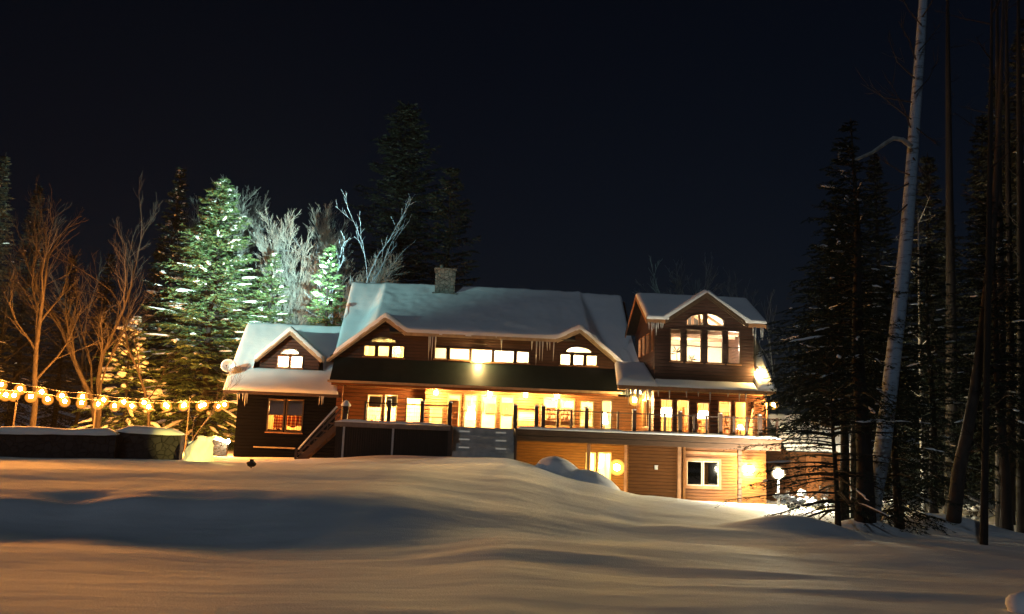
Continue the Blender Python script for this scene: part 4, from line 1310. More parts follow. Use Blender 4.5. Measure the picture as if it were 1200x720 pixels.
cabinet(U(541, vb, 470), U(566, vb, 470), vb, ZD + 1.45, ZD + 2.15, .35, 3, 'honey wood cabinet high on the back wall behind the second glass door')
cabinet(U(569, vb, 470), U(584, vb, 470), vb, ZD + 1.35, ZD + 2.0, .35, 2, 'shorter wood cabinet high on the back wall behind the third glass door')
cabinet(U(588, vb, 470), U(602, vb, 470), vb, ZD + 1.3, ZD + 2.1, .35, 2, 'dark red wood cabinet high on the wall behind the fourth glass door')
cabinet(U(522, V1 + 3, 470), U(538, V1 + 3, 470), V1 + 3, ZD, ZD + 2.0, .4, 5, 'tall bookcase full of books behind the first glass door', 'bookcase', True, 'bookcase')
cabinet(U(640, vb, 470), U(676, vb, 470), vb, ZD, ZD + 1.9, .4, 5, 'long bookcase on the back wall behind the wide mullioned windows', 'bookcase', True, 'bookcase')
cabinet(U(604, vb, 470), U(634, vb, 470), vb, ZD, ZD + .95, .6, 4, 'low kitchen counter cabinet right of the glass doors')
cabinet(U(846, .9, 470), U(872, .9, 470), .95, ZD, ZD + 1.6, .4, 4, 'bookcase against the rear wall of the right wing', 'bookcase', True, 'bookcase')
cabinet(U(800, .9, 470), U(815, .9, 470), .95, ZD, ZD + 2.0, .45, 2, 'tall wooden wardrobe against the rear wall of the right wing', 'wardrobe')

def sofa(u, v, zf_, w, rz, label):
    t = thing('sofa', label, 'sofa', HW(u, v, zf_), YAW + rz)
    b = MB(); b.box(-w / 2, -.42, .1, w / 2, .42, .42); b.build('seat', M['fabric'], t, bevel=.05)
    b = MB(); b.box(-w / 2, .22, .421, w / 2, .45, .9); b.build('backrest', M['fabric'], t, bevel=.06)
    for s in (-1, 1):
        b = MB(); b.box(s * (w / 2 + .002), -.42, .1, s * (w / 2 + .2), .45, .62); b.build('arm', M['fabric'], t, bevel=.05)
    return t
sofa(U(655, V1 + 1.5, 490), V1 + 1.2, ZD, 2.2, PI, 'brown sofa with its back to the wide mullioned windows')
sofa(U(456, WL + 2, 490), WL + 2.6, ZD, 2.0, 0, 'brown sofa deep inside the left recessed room')
# pictures on the back walls
def picture(u, v, z, w, h, label, m):
    t = hthing('framed_picture', label, 'picture', u, v, z)
    b = MB(); b.prism([(-w / 2, -h / 2), (w / 2, -h / 2), (w / 2, h / 2), (-w / 2, h / 2)], -.05, -.004, [[(-w / 2 + .05, -h / 2 + .05), (w / 2 - .05, -h / 2 + .05), (w / 2 - .05, h / 2 - .05), (-w / 2 + .05, h / 2 - .05)]]); b.build('frame', M['cabinet'], t)
    b = MB(); b.box(-w / 2 + .045, -.03, -h / 2 + .045, w / 2 - .045, -.01, h / 2 - .045); b.build('canvas', m, t)
M['canvas'] = mat('landscape_canvas', (0.35, 0.3, 0.16), .8, .6, 3, 0)
picture(U(528, vb, 468), vb, ZD + 1.9, 1.0, .7, 'framed landscape picture high on the wall behind the first glass door', M['canvas'])
picture(U(685, vb, 472), vb, ZD + 1.6, .9, .7, 'framed picture on the back wall behind the narrow right window', M['canvas'])
picture(U(849, .95, 480), .94, ZD + 2.05, .9, .6, 'framed picture above the bookcase in the right wing', M['canvas'])
picture(U(513, VF + 3.3, 412), VF + 3.61, Z(513, 414, VF + 3.3), .5, .45, 'small dark picture seen in the first of the five upper windows', M['canvas'])
picture(U(538, VF + 3.3, 413), VF + 3.61, Z(536, 414, VF + 3.3), .55, .4, 'small dark picture seen in the second of the five upper windows', M['canvas'])
# striped curtain behind the lower left-wing window, in two lengths
sm, nt, N, L, P = new_mat('red_striped_cloth')
tc = N.new('ShaderNodeTexCoord'); wv = N.new('ShaderNodeTexWave'); wv.bands_direction = 'Z'; wv.inputs['Scale'].default_value = 1.7; wv.inputs['Distortion'].default_value = 1.4; wv.inputs['Detail'].default_value = 1
cr = N.new('ShaderNodeValToRGB'); cr.color_ramp.elements[0].position = .45; cr.color_ramp.elements[1].position = .55
cr.color_ramp.elements[0].color = (.42, .05, .015, 1); cr.color_ramp.elements[1].color = (.72, .36, .1, 1)
L.new(tc.outputs['Object'], wv.inputs['Vector']); L.new(wv.outputs['Color'], cr.inputs['Fac']); L.new(cr.outputs['Color'], P.inputs['Base Color']); P.inputs['Roughness'].default_value = .9
M['stripe'] = sm
for k, (a0, b0, a1, b1, lb) in enumerate([(321.5, 470, 333.5, 503, 'red striped curtain in the left pane of the low dark wing window'), (335, 470, 356, 500, 'red striped curtain in the right pane of the low dark wing window')]):
    r = rect(a0, b0, a1, b1, VL + .5)
    t = hthing('striped_curtain', lb, 'curtain', r[0], VL + .5, r[1], 'striped curtains of the left wing')
    b = MB(); n = 26; W_ = r[2] - r[0]; H_ = r[3] - r[1]; vs = []
    for j in range(9):
        for i in range(n + 1): vs.append((W_ * i / n, .05 * math.sin(i * 1.1) * (1 - .3 * j / 8), H_ * j / 8 + .06 * math.sin(i * .4)))
    b.add(vs, [(j * (n + 1) + i, j * (n + 1) + i + 1, (j + 1) * (n + 1) + i + 1, (j + 1) * (n + 1) + i) for j in range(8) for i in range(n)])
    b.build('cloth', M['stripe'], t, True)
    b = MB(); b.tube([(-.05, 0, H_ + .03), (W_ + .05, 0, H_ + .03)], .015, 6); b.build('curtain_rod', M['iron'], t)
# a leafy pot plant and antlers by the tower windows
def sprig(px, py, v, label, name, cat, seed, col, s, antler=False):
    u, z = UZ(px, py, v); zf_ = rzE + .55
    t = hthing(name, label, cat, u, v, zf_)
    rg = random.Random(seed); h = z - zf_
    b = MB(); b.lathe([(.14, 0), (.2, .28), (.18, .3)], (0, 0, 0), 10); b.build('pot', M['trim'], t)
    b = MB(); b.tube([(0, 0, .25), (0.02, 0, h * .6), (0, 0, h)], .022, 5)
    l = MB()
    for k in range(16):
        a = rg.uniform(0, 2 * PI); e = rg.uniform(-.3, 1.0); d = Vector((math.cos(a) * math.cos(e), math.sin(a) * math.cos(e) * .6, math.sin(e)))
        p = Vector((0, 0, h - .1 + rg.uniform(-.1, .1))); q = p + d * s * rg.uniform(.6, 1.1); n_ = d.orthogonal().normalized() * s * .12
        l.add([p, (p + q) / 2 + n_, q, (p + q) / 2 - n_], [(0, 1, 2, 3)])
    b.build('stem', M['cabinet'], t); l.build('leaves', col, t)
lf = mat('house_plant_leaf', (.07, .07, .03), .5, .4, 4, 0)
sprig(811, 421, VT + 1.4, 'spiky pot plant in the second tall tower window', 'pot_plant', 'plant', 3, lf, .42)
sprig(793, 411, VT + 1.6, 'leafy pot plant in the first tall tower window', 'pot_plant', 'plant', 6, lf, .5)

# lights in the rooms
rl(U(560, 3.5), 3.6, zTop1 - .5, 150); rl(U(625, 3.5), 3.6, zTop1 - .5, 150); rl(U(690, 3.5), 3.4, zTop1 - .5, 150)
rl(U(455, 4), 4.4, zTop1 - .6, 260); rl(U(486, 4), 4.2, zTop1 - .5, 260)
rl(U(335, .4), VL + .34, lzE - .55, 16, (1, .42, .1), .06); rl(U(335, 2), 2.6, lzE - .8, 60, (1, .55, .18)); rl(U(340, 2), VLD + 1.2, dpk[1] - 1.2, 90, (1, .88, .7))  # first one added unseen between blind and curtain, to brighten the cloth
rl(U(440, VF), VF + 1.8, gl_pk[1] - 1.5, 10, (1, .6, .22)); rl(U(530, VF), VF + 2.2, zc - .55, 13, (1, .68, .26)); rl(U(590, VF), VF + 1.6, zc - .55, 120, (1, .85, .6))
rl(U(678, VF), VF + 1.8, gr_pk[1] - 1.4, 30, (1, .82, .5))
rl(U(785, -3), -2.4, ct, 105, (1, .62, .22)); rl(U(825, -3), -2.2, ct, 105, (1, .66, .26)); rl(U(870, -3), -2.2, ct, 105, (1, .68, .28))
rl(U(858, -3), -3.6, Z(863, 409, -3.6), 80, (1, .84, .6), .22); rl(U(815, -3), -1.6, tzE - .3, 60, (1, .7, .42))
rl(U(703, 3), 3.2, ZD - .8, 120, (1, .7, .25))

# low outbuilding past the right corner, seen through the spruce boughs
sv_ = -1.5
s0, s1x = U(926, sv_, 545), U(996, sv_, 545)
t = hthing('outbuilding', 'low cedar outbuilding with a deep snowy roof, seen through spruce boughs past the right corner', 'outbuilding', 0, 0, 0)
ze = Z(960, 527, sv_)
b = MB(); b.box(s0, sv_, ZB, s1x, sv_ + 5, ze); b.build('wall', M['siding'], t)
b = MB(); slab(b, (s0 - .4, sv_ - .6, ze - .1), (s1x + .4, sv_ - .6, ze - .1), (s1x + .4, sv_ + 2.6, ze + 2.0), (s0 - .4, sv_ + 2.6, ze + 2.0), .12); slab(b, (s0 - .4, sv_ + 2.6, ze + 2.0), (s1x + .4, sv_ + 2.6, ze + 2.0), (s1x + .4, sv_ + 5.8, ze - .1), (s0 - .4, sv_ + 5.8, ze - .1), .12)
rf = b.build('roof', M['shingle'], t)
snow_slab('snow_cover', (s0 - .4, sv_ - .6, ze - .1), (s1x + .4, sv_ - .6, ze - .1), (s1x + .4, sv_ + 2.6, ze + 2.0), (s0 - .4, sv_ + 2.6, ze + 2.0), .35, rf, 16, 10, .06, 71, .35)
b = MB(); b.box(s0 + 1.0, sv_ - .05, -2.4, s0 + 1.9, sv_ - .004, ze - .35); dr_ = b.build('door', M['cabinet'], t); b = MB(); b.box(s0 + 1.75, sv_ - .1, -1.5, s0 + 1.8, sv_ - .052, -1.3); b.build('handle', M['greymetal'], dr_)
# satellite dish on the corner of the wing roof
u, z = UZ(267.5, 428.5, lwE + .35)
t = hthing('satellite_dish', 'pale round satellite dish on the left corner of the wing roof', 'satellite dish', u, lwE + .35, z)
b = MB(); n = 18; vs = [(0, .12, 0)]; fs = []
for j in range(1, 5):
    r = .46 * j / 4
    for k in range(n): a = 2 * PI * k / n; vs.append((r * math.cos(a), .12 - .5 * r * r, r * math.sin(a) * .86))
for k in range(n): fs.append((0, 1 + k, 1 + (k + 1) % n))
for j in range(3):
    for k in range(n): a, c = 1 + j * n + k, 1 + j * n + (k + 1) % n; fs.append((a, a + n, c + n, c))
b.add(vs, fs); d_ = b.build('reflector', M['greymetal'], t, True); so = d_.modifiers.new('thick', 'SOLIDIFY'); so.thickness = .02
b = MB(); b.tube([(0, .12, -.1), (0.03, .3, -.5), (.05, .3, -.75)], .03, 6); b.build('mast', M['iron'], t)
b = MB(); b.tube([(.02, .0, -.38), (0, -.38, -.05)], .015, 5); b.box(-.04, -.44, -.08, .04, -.37, .0); b.build('feed_arm', M['iron'], t)
# small snowy spruce tip caught on the wing ridge is a snow lump
# ------------------------------------------------------------------ garden things on the left
def gp(px, py, Y):
    p = at(px, py, Y); return p.x, p.y
def snow_wall(px0, px1, Y0, Y1, pt0, pt1, thick, name, label, cap=.28):
    """dark stone wall capped with a pillow of snow, running between two pixels"""
    a, c = at(px0, pt0, Y0), at(px1, pt1, Y1)
    L_ = math.hypot(c.x - a.x, c.y - a.y); ang = math.atan2(c.y - a.y, c.x - a.x)
    t = thing(name, label, 'wall', (a.x, a.y, 0), ang)
    b = MB(); zt = [a.z - cap, c.z - cap]
    b.hexa([(0, 0, -3), (L_, 0, -3), (L_, thick, -3), (0, thick, -3)], [(0, 0, zt[0]), (L_, 0, zt[1]), (L_, thick, zt[1]), (0, thick, zt[0])])
    b.build('stonework', M['wallstone'], t)
    s = MB(); n = int(L_ / .25); vs = []; fs = []
    prof = [(-.1, -.22), (-.14, .2), (-.06, .75), (.12, 1), (.6, 1.02), (.95, .7), (1.04, .1)]
    for i in range(n + 1):
        x = -.08 + (L_ + .16) * i / n; e = min(1, .2 + min(i, n - i) / 2.5); zz = zt[0] + (zt[1] - zt[0]) * i / n
        hh = cap * e * (1 + .25 * noise.noise(Vector((x * .5, px0, 0))))
        for q, h in prof: vs.append((x, q * thick, zz + hh * h + .03 * noise.noise(Vector((x * 1.3, q * 2, 1)))))
    m = len(prof)
    for i in range(n):
        for k in range(m - 1): a_ = i * m + k; fs.append((a_, a_ + m, a_ + m + 1, a_ + 1))
    fs.append(tuple(range(m))); fs.append(tuple(range(n * m, n * m + m))[::-1])
    s.add(vs, fs); s.build('snow_cap', M['roofsnow'], t, True)
    return t
snow_wall(-60, 137, 41, 43, 499, 502.5, 1.6, 'stone_wall', 'long low dark stone wall with a snow cap at the far left')
snow_wall(139, 213, 43.5, 44.2, 498.5, 503, 1.6, 'stone_wall', 'shorter and taller dark wall with thick snow cap beside the glowing snow heap')
snow_wall(243, 268, 55.2, 55.6, 509, 515, .8, 'stone_wall', 'short dark wall with a curved snow cap against the wing', .2)
# path lamp at its end
p = at(267, 517.5, 55.3); zg = ground(p.x, p.y)
t = thing('path_lamp', 'small white garden lamp at the end of the short snowy wall', 'lamp', (p.x, p.y, zg))
b = MB(); b.tube([(0, 0, -.2), (0, 0, p.z - zg - .1)], .04, 6); b.build('post', M['iron'], t)
ico(.13, (0, 0, p.z - zg)).build('globe', M['bulb_path'], t, True)
# glowing snow heap
p = at(228, 540, 43.2); zg = ground(p.x, p.y)
t = thing('snow_heap', 'angular heap of snow lit bright yellow between the dark walls', 'snow heap', (p.x, p.y, zg))
b = MB()
b.add([(-.55, -.3, -.3), (.35, -.45, -.3), (.75, .2, -.3), (-.4, .6, -.3), (-.5, -.1, .55), (.1, -.05, 1.15), (.62, .1, 1.12), (.78, .25, .75), (-.15, .5, .95), (.5, .5, 1.0), (-.05, -.42, .3)],
      [(0, 1, 10), (0, 10, 4), (10, 5, 4), (10, 1, 5), (1, 6, 5), (1, 7, 6), (1, 2, 7), (5, 6, 9), (5, 9, 8), (4, 5, 8), (6, 7, 9), (0, 4, 3), (4, 8, 3), (2, 3, 9), (7, 2, 9), (3, 8, 9)])
o = b.build('heap', M['roofsnow'], t, True); o.modifiers.new('soft', 'SUBSURF').levels = 3; o.modifiers['soft'].render_levels = 3; o.modifiers['soft'].subdivision_type = 'SIMPLE'
o.modifiers.new('s2', 'SUBSURF').render_levels = 1
tx = bpy.data.textures.new('snow_lumpiness', 'CLOUDS'); tx.noise_scale = .35
dm_ = o.modifiers.new('lumps', 'DISPLACE'); dm_.texture = tx; dm_.strength = .14; dm_.texture_coords = 'LOCAL'
b = MB()
for k, q in enumerate([(.2, .1, 1.12, .24, .12), (.55, .2, 1.08, .22, .13), (-.3, .2, .85, .2, .12)]):
    b.blob(q[:3], q[3], q[3], q[4], k, .3, 10, 7)
b.build('snow_lumps', M['roofsnow'], t, True)
# ground spotlight (the dark thing on the snow) that lights the heap
p = at(294.5, 545, 36.5); zg = ground(p.x, p.y)
t = thing('garden_spotlight', 'small dark garden spotlight sticking out of the snow before the left wing', 'spotlight', (p.x, p.y, zg))
b = MB(); b.tube([(0, 0, -.2), (0, 0, .1)], .03, 6); b.build('stake', M['iron'], t)
b = MB(); b.blob((0, 0, .17), .19, .15, .13, 2, .3, 10, 7); b.box(-.05, -.09, .2, .08, .06, .36); b.build('housing', M['iron'], t)
h_ = at(228, 522, 43.0)
l = light('spot_beam', 'SPOT', (p.x - .25, p.y + .3, zg + .2), 2600, (1, .76, .16), .06, spot_size=R_(20), spot_blend=.6); aim(l, h_)

# snow pile at the corner of the slope
def snow_pile(px, py, Y, lumps, label):
    p = at(px, py, Y); zg = ground(p.x, p.y)
    t = thing('snow_pile', label, 'snow pile', (p.x, p.y, zg))
    b = MB(); n = 40; m = 22; vs = []; W_ = max(abs(q[0]) + q[2] * 1.6 for q in lumps); D_ = 1.5
    for j in range(m + 1):
        for i in range(n + 1):
            x = -W_ + 2 * W_ * i / n; y = -D_ + 2 * D_ * j / m
            z = max(q[3] * max(0, 1 - ((x - q[0]) / q[2]) ** 2 - ((y - q[1]) / (q[2] * .8)) ** 2) ** .7 for q in lumps)
            z += .06 * noise.noise(Vector((x * 2, y * 2, px)))
            vs.append((x, y, ground(p.x + x, p.y + y) - zg - .06 + z))
    b.add(vs, [(j * (n + 1) + i, j * (n + 1) + i + 1, (j + 1) * (n + 1) + i + 1, (j + 1) * (n + 1) + i) for j in range(m) for i in range(n)])
    b.build('pile', M['snow'], t, True)
snow_pile(676, 556, 43, [(-.75, 0, 1.25, .85), (.7, -.2, 1.3, .62), (1.3, -.2, .8, .35)], 'ploughed double hump of snow before the basement door')
p = at(1199, 712, 11.5)
t = thing('snow_covered_stump', 'rounded stump under snow at the lower right corner', 'stump', (p.x, p.y, ground(p.x, p.y)))
b = MB(); b.tube([(0, 0, -.3), (0, 0, .08)], [.13, .12], 10); b.build('wood', M['bark'], t)
b = MB(); b.blob((0, 0, .08), .2, .2, .16, 3, .2, 12, 8); b.build('snow_cap', M['roofsnow'], t, True)
# hanging basket-shaped wicker under the deck edge
# ------------------------------------------------------------------ string lights
corner = HW(U(272, VL, 471), VL + 2.0, Z(272, 471, VL + 2.0))
def string(bul, Yl, label):
    pts = [(x / 4.138, 420 + y / 4.138) for x, y in bul]
    t = thing('string_light', label, 'string light', (0, 0, 0), 0, 'string lights strung from the lodge to the poles')
    P3 = []
    for px, py in pts:
        f = min(1, max(0, px / 272)); Y = Yl + (57.5 - Yl) * f ** 1.0
        P3.append(at(px, py, Y))
    base = P3[len(P3) // 2].copy(); t.location = base
    c = MB(); path = [p + Vector((0, 0, .27)) for p in P3] + [corner + Vector((0, 0, .1))]
    d0 = path[0] - path[1]; path.insert(0, path[0] + d0 * 3 + Vector((0, 0, .4)))
    fine = []
    for i in range(len(path) - 1):
        for k in range(5):
            f = k / 5; q = path[i] * (1 - f) + path[i + 1] * f; q.z -= .1 * math.sin(PI * f) * min(1, (path[i + 1] - path[i]).length / 2) - 0.0; fine.append(q)
    fine.append(path[-1])
    c.tube([q - base for q in fine], .016, 5); c.build('wire', M['cable'], t)
    for p in P3:
        bb = ico(.1, p - base, 10, 7).build('bulb', M['bulb_amber'], t, True)
        ss_ = ico(.31, p - base - Vector((0, 0, .04)), 14, 9); ss_.build('bulb_halo', M['amberhalo'], bb, True)  # larger emitting ball added as the bulb's bloom halo
        s = MB(); s.lathe([(.045, .19), (.04, .27)], p - base, 8); s.build('socket', M['cable'], t)
    return t
string([(5, 128), (98, 148), (202, 163), (300, 182), (400, 186), (503, 202), (600, 212), (698, 216), (803, 226), (895, 226), (990, 225), (1088, 226)], 45.5, 'upper nearer string of glowing amber bulbs left of the lodge')
string([(-12, 172), (28, 178), (68, 180), (150, 186), (232, 198), (315, 208), (396, 216), (476, 222), (556, 230), (640, 232), (722, 235), (810, 233), (888, 231), (972, 232), (1058, 233)], 47.0, 'lower string of closely spaced amber bulbs left of the lodge')
for px, pt, pb, Y, lb in ((19.5, 470, 505, 46, 'thin light pole behind the long stone wall at the far left'), (113, 474, 505, 48, 'thin light pole behind the join of the two stone walls'), (223, 466, 512, 50.5, 'thin light pole rising beside the glowing snow heap')):
    p = at(px, pt, Y); zg = ground(p.x, p.y)
    t = thing('light_pole', lb, 'pole', (p.x, p.y, zg), 0, 'poles carrying the string lights')
    b = MB(); b.tube([(0, 0, -.4), (0, 0, p.z - zg)], [.05, .035], 8); b.build('shaft', M['fascia'], t)
    b = MB(); b.tube([(0, 0, p.z - zg - .05), (.0, 0, p.z - zg + .06)], .06, 8); b.build('cap', M['iron'], t)
# ------------------------------------------------------------------ trees
def needle_tris(mb, p, d, length, n, w, rg, droop=.25):
    side = d.cross(Vector((0, 0, 1)))
    if side.length < 1e-3: side = Vector((1, 0, 0))
    side.normalize()
    for k in range(n):
        f = (k + rg.random()) / n
        q = p + d * (length * f)
        s = 1 if k % 2 else -1
        e = d * rg.uniform(.4, .9) + side * (s * rg.uniform(.4, 1.0)) + Vector((0, 0, rg.uniform(-droop * 2.2, droop)))
        e.normalize()
        l = w * rg.uniform(2.2, 4.0)
        nn = e.cross(Vector((rg.uniform(-1, 1), rg.uniform(-1, 1), rg.uniform(-.2, 1)))).normalized() * w * .5
        mb.add([q - nn, q + nn, q + e * l], [(0, 1, 2)])


def spruce(name, label, loc, H, R, seed, mneedle, whorl=.42, per=6, twigs=9, nt=8, w=.075, z0=.06, snowp=.0, snow_s=.3, droop=.35, shape=.75, cat='tree', group=None, lean=(0, 0), bare_below=0.0, trunk_r=None, bark='darkbark', rag=.3, only=None):
    rg = random.Random(seed)
    t = thing(name, label, cat, loc, 0, group)
    tr = MB(); cr = MB(); sn = MB()
    tr0 = trunk_r or H * .013 + .05
    cen = lambda z: Vector((lean[0] * z / H + .08 * math.sin(z * .7 + seed), lean[1] * z / H + .08 * math.cos(z * .5 + seed), z))
    tr.tube([cen(H * k / 14) - (Vector((0, 0, .4)) if k == 0 else Vector()) for k in range(15)], [tr0 * (1 - .94 * k / 14) * (1.25 if k == 0 else 1) for k in range(15)], 9)
    z = H * z0
    while z < H * .985:
        f = (z / H - z0) / (1 - z0)
        Lm = R * (1 - f) ** shape * (1.0 if f > .12 else .75 + .25 * f / .12)
        nb = max(3, int(per * (.55 + .45 * (1 - f)) + rg.random()))
        a0 = rg.uniform(0, 2 * PI)
        for k in range(nb):
            a = a0 + 2 * PI * k / nb + rg.uniform(-.35, .35)
            if only and not only(a, f, rg): continue
            L_ = max(.25, Lm * rg.uniform(1 - rag, 1 + rag * .5))
            zb = z + rg.uniform(-.2, .2)
            dr = droop * (1.1 - .9 * f) * rg.uniform(.7, 1.3)
            up = .45 * f
            h = Vector((math.cos(a), math.sin(a), 0))
            pts = []
            for i in range(7):
                s = i / 6
                pts.append(cen(zb) + h * (L_ * s * (1 - .08 * s)) + Vector((0, 0, L_ * (up * s - dr * s * s * 1.2 + dr * .55 * s ** 3.2))))
            tr.tube(pts, [max(.006, (.012 + .011 * L_) * (1 - .85 * i / 6)) for i in range(7)], 4, False)
            if f < bare_below and rg.random() < .75: continue
            ntw = max(3, int(twigs * L_ / R + 2))
            for i in range(ntw):
                s = .12 + .88 * (i + rg.random() * .6) / ntw
                j = min(5, int(s * 6)); q = pts[j].lerp(pts[j + 1], s * 6 - j)
                d = (pts[j + 1] - pts[j]).normalized()
                side = d.cross(Vector((0, 0, 1))).normalized() * (1 if i % 2 else -1)
                td = (d * rg.uniform(.5, .9) + side * rg.uniform(.5, 1.0) + Vector((0, 0, rg.uniform(-.35, .05)))).normalized()
                tl = min(1.1, L_ * .38) * (1.15 - .7 * s) * rg.uniform(.7, 1.2) + .12
                needle_tris(cr, q, td, tl, nt, w, rg)
            needle_tris(cr, pts[3], (pts[6] - pts[3]).normalized(), (pts[6] - pts[3]).length, nt, w, rg)
            if rg.random() < snowp * 2.2:
                s0 = rg.uniform(.25, .6); s1_ = min(1, s0 + rg.uniform(.25, .6)); line = []
                for i in range(6):
                    s = s0 + (s1_ - s0) * i / 5; j = min(5, int(s * 6)); q = pts[j].lerp(pts[j + 1], min(1, s * 6 - j)); line.append(q + Vector((rg.uniform(-.04, .04), rg.uniform(-.04, .04), .04 + rg.uniform(0, .03))))
                r = snow_s * rg.uniform(.15, .34)
                sn.tube(line, [r * .15, r * rg.uniform(.6, 1), r * rg.uniform(.8, 1.2), r * rg.uniform(.7, 1.1), r * rg.uniform(.5, .9), r * .15], 6)
            if rg.random() < snowp * .8:
                s = rg.uniform(.55, .98); j = min(5, int(s * 6)); q = pts[j].lerp(pts[j + 1], s * 6 - j)
                r = snow_s * rg.uniform(.3, .95) ** 1.5
                sn.blob((q.x, q.y, q.z + .04), r * rg.uniform(.8, 1.6), r * rg.uniform(.4, .8), r * .42, rg.random() * 90, 1.0, 9, 6, a)
        z += whorl * rg.uniform(.75, 1.25) * (1 - .35 * f)
    tr.build('trunk', M[bark], t, True)
    cr.build('crown', mneedle, t)
    if sn.v: sn.build('snow_clumps', M['roofsnow'], t, True)
    return t


def bare_tree(name, label, loc, H, seed, levels=3, spread=.6, r0=.14, nch=(7, 6, 5), lean=(0, 0), bark='bark', group=None, start=.3, wig=.16, cat='tree', up=.25, ratio=.5, stems=1, minr=.006, first=None):
    rg = random.Random(seed)
    t = thing(name, label, cat, loc, 0, group)
    tr = MB(); br = MB()

    def limb(p, d, L_, r, lv, mb):
        n = 8 if lv == 0 else (6 if lv == 1 else 4)
        pts = [p.copy()]; dd = d.copy()
        for i in range(n):
            dd = (dd + Vector((rg.gauss(0, wig), rg.gauss(0, wig), rg.gauss(0, wig * .5) + up * .18 * (1 if lv else .6)))).normalized()
            pts.append(pts[-1] + dd * (L_ / n))
        sides = (9, 6, 4, 3, 3)[lv]
        tip = .25 if lv == 0 else .2
        mb.tube(pts, [max(minr, r * (1 - (1 - tip) * i / n)) for i in range(n + 1)], sides, lv == 0)
        if lv >= levels: return
        m = nch[lv] if lv < len(nch) else 4
        for k in range(m):
            s = (start if lv == 0 else .2) + (1 - (start if lv == 0 else .2)) * (k + rg.random()) / m
            s = min(.98, s); j = min(n - 1, int(s * n)); q = pts[j].lerp(pts[j + 1], s * n - j)
            ax = (pts[j + 1] - pts[j]).normalized()
            pr = ax.orthogonal(); pr.rotate(Matrix.Rotation(rg.uniform(0, 2 * PI), 3, ax))
            ang = spread * rg.uniform(.6, 1.3)
            cd = (ax * math.cos(ang) + pr.normalized() * math.sin(ang)).normalized()
            limb(q, cd, L_ * ratio * (1.15 - .55 * s) * rg.uniform(.7, 1.25), max(minr, r * .5 * (1 - .55 * s)), lv + 1, br)
    for k in range(stems):
        d = Vector((lean[0] + rg.uniform(-.14, .14) * (stems > 1), lean[1] + rg.uniform(-.1, .1) * (stems > 1), 1)).normalized()
        limb(Vector((rg.uniform(-.2, .2) * (stems > 1), 0, -.3)), d, H * .74 * (1 if k == 0 else rg.uniform(.7, .95)), r0, 0, tr)
    tr.build('trunk', M[bark], t, True); br.build('bare_crown', M[bark], t)
    return t


def gl(px, Y, py=520):
    p = at(px, py, Y); return Vector((p.x, p.y, ground(p.x, p.y)))
def hz(px, py, Y): return at(px, py, Y).z

def tree_h(px, py_top, Y): 
    g_ = gl(px, Y); return hz(px, py_top, Y) - g_.z

def foot(px_top, py_top, Y):
    """ground point under a tree top seen at a pixel"""
    p = at(px_top, py_top, Y); return Vector((p.x, p.y, ground(p.x, p.y))), p.z - ground(p.x, p.y)

# left side, floodlit ones first
q, h = foot(262, 208, 69)
spruce('spruce_tree', 'tall spruce with snowy tiers, floodlit green just left of the wing roof', q, h, 7.4, 11, M['needle'], whorl=.44, per=8, twigs=16, nt=10, w=.095, snowp=.28, snow_s=.42, droop=.3)
q, h = foot(212, 196, 72)
spruce('spruce_tree', 'dark slim spruce dotted with snow clumps, left of the floodlit spruce', q, h, 3.4, 12, M['darkneedle'], whorl=.5, per=6, twigs=9, nt=8, w=.085, snowp=.22, snow_s=.36)
q, h = foot(158, 372, 63)
spruce('hemlock_tree', 'low bushy hemlock heaped with amber-lit snow behind the string lights', q, h, 4.0, 13, M['needle'], whorl=.42, per=6, twigs=8, nt=7, w=.075, snowp=.5, snow_s=.5, droop=.45, rag=.45)
q, h = foot(388, 285, 66)
spruce('spruce_tree', 'small green spruce between the two roofs, below the white birch', q, h, 3.4, 14, M['needle'], whorl=.42, per=6, twigs=8, nt=8, w=.085, snowp=.14, snow_s=.42)
q, h = foot(322, 296, 70)
spruce('spruce_tree', 'mid-height spruce peeping over the wing roof right of the floodlit spruce', q, h, 3.8, 15, M['needle'], whorl=.46, per=6, twigs=9, nt=8, w=.085, snowp=.2, snow_s=.36)
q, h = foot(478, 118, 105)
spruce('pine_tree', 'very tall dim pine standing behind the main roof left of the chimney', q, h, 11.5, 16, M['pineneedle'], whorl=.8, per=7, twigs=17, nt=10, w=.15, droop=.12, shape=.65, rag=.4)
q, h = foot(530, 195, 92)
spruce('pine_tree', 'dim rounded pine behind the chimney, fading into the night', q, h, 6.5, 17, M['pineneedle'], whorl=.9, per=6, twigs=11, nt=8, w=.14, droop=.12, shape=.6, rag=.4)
# pale bare trees catching the floodlight
q, h = foot(300, 178, 76)
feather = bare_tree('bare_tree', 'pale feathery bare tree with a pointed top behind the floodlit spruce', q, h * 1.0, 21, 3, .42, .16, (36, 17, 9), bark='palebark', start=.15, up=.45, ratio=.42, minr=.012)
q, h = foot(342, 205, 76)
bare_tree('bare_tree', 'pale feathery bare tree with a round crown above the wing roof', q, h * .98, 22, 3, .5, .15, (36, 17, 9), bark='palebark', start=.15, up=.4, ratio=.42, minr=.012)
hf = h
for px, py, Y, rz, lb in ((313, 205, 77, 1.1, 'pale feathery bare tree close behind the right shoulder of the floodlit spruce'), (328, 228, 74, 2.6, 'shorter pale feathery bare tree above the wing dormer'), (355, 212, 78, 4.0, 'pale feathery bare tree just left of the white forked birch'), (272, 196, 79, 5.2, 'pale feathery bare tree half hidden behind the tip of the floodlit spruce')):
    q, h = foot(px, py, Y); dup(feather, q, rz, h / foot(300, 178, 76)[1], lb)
q, h = foot(372, 213, 67)
bare_tree('birch_tree', 'white forked birch leaning above the gap between the roofs', q, h * 1.2, 23, 3, .5, .17, (6, 5, 4), lean=(-.03, 0), bark='birch', start=.45, up=.35, ratio=.5, minr=.012)
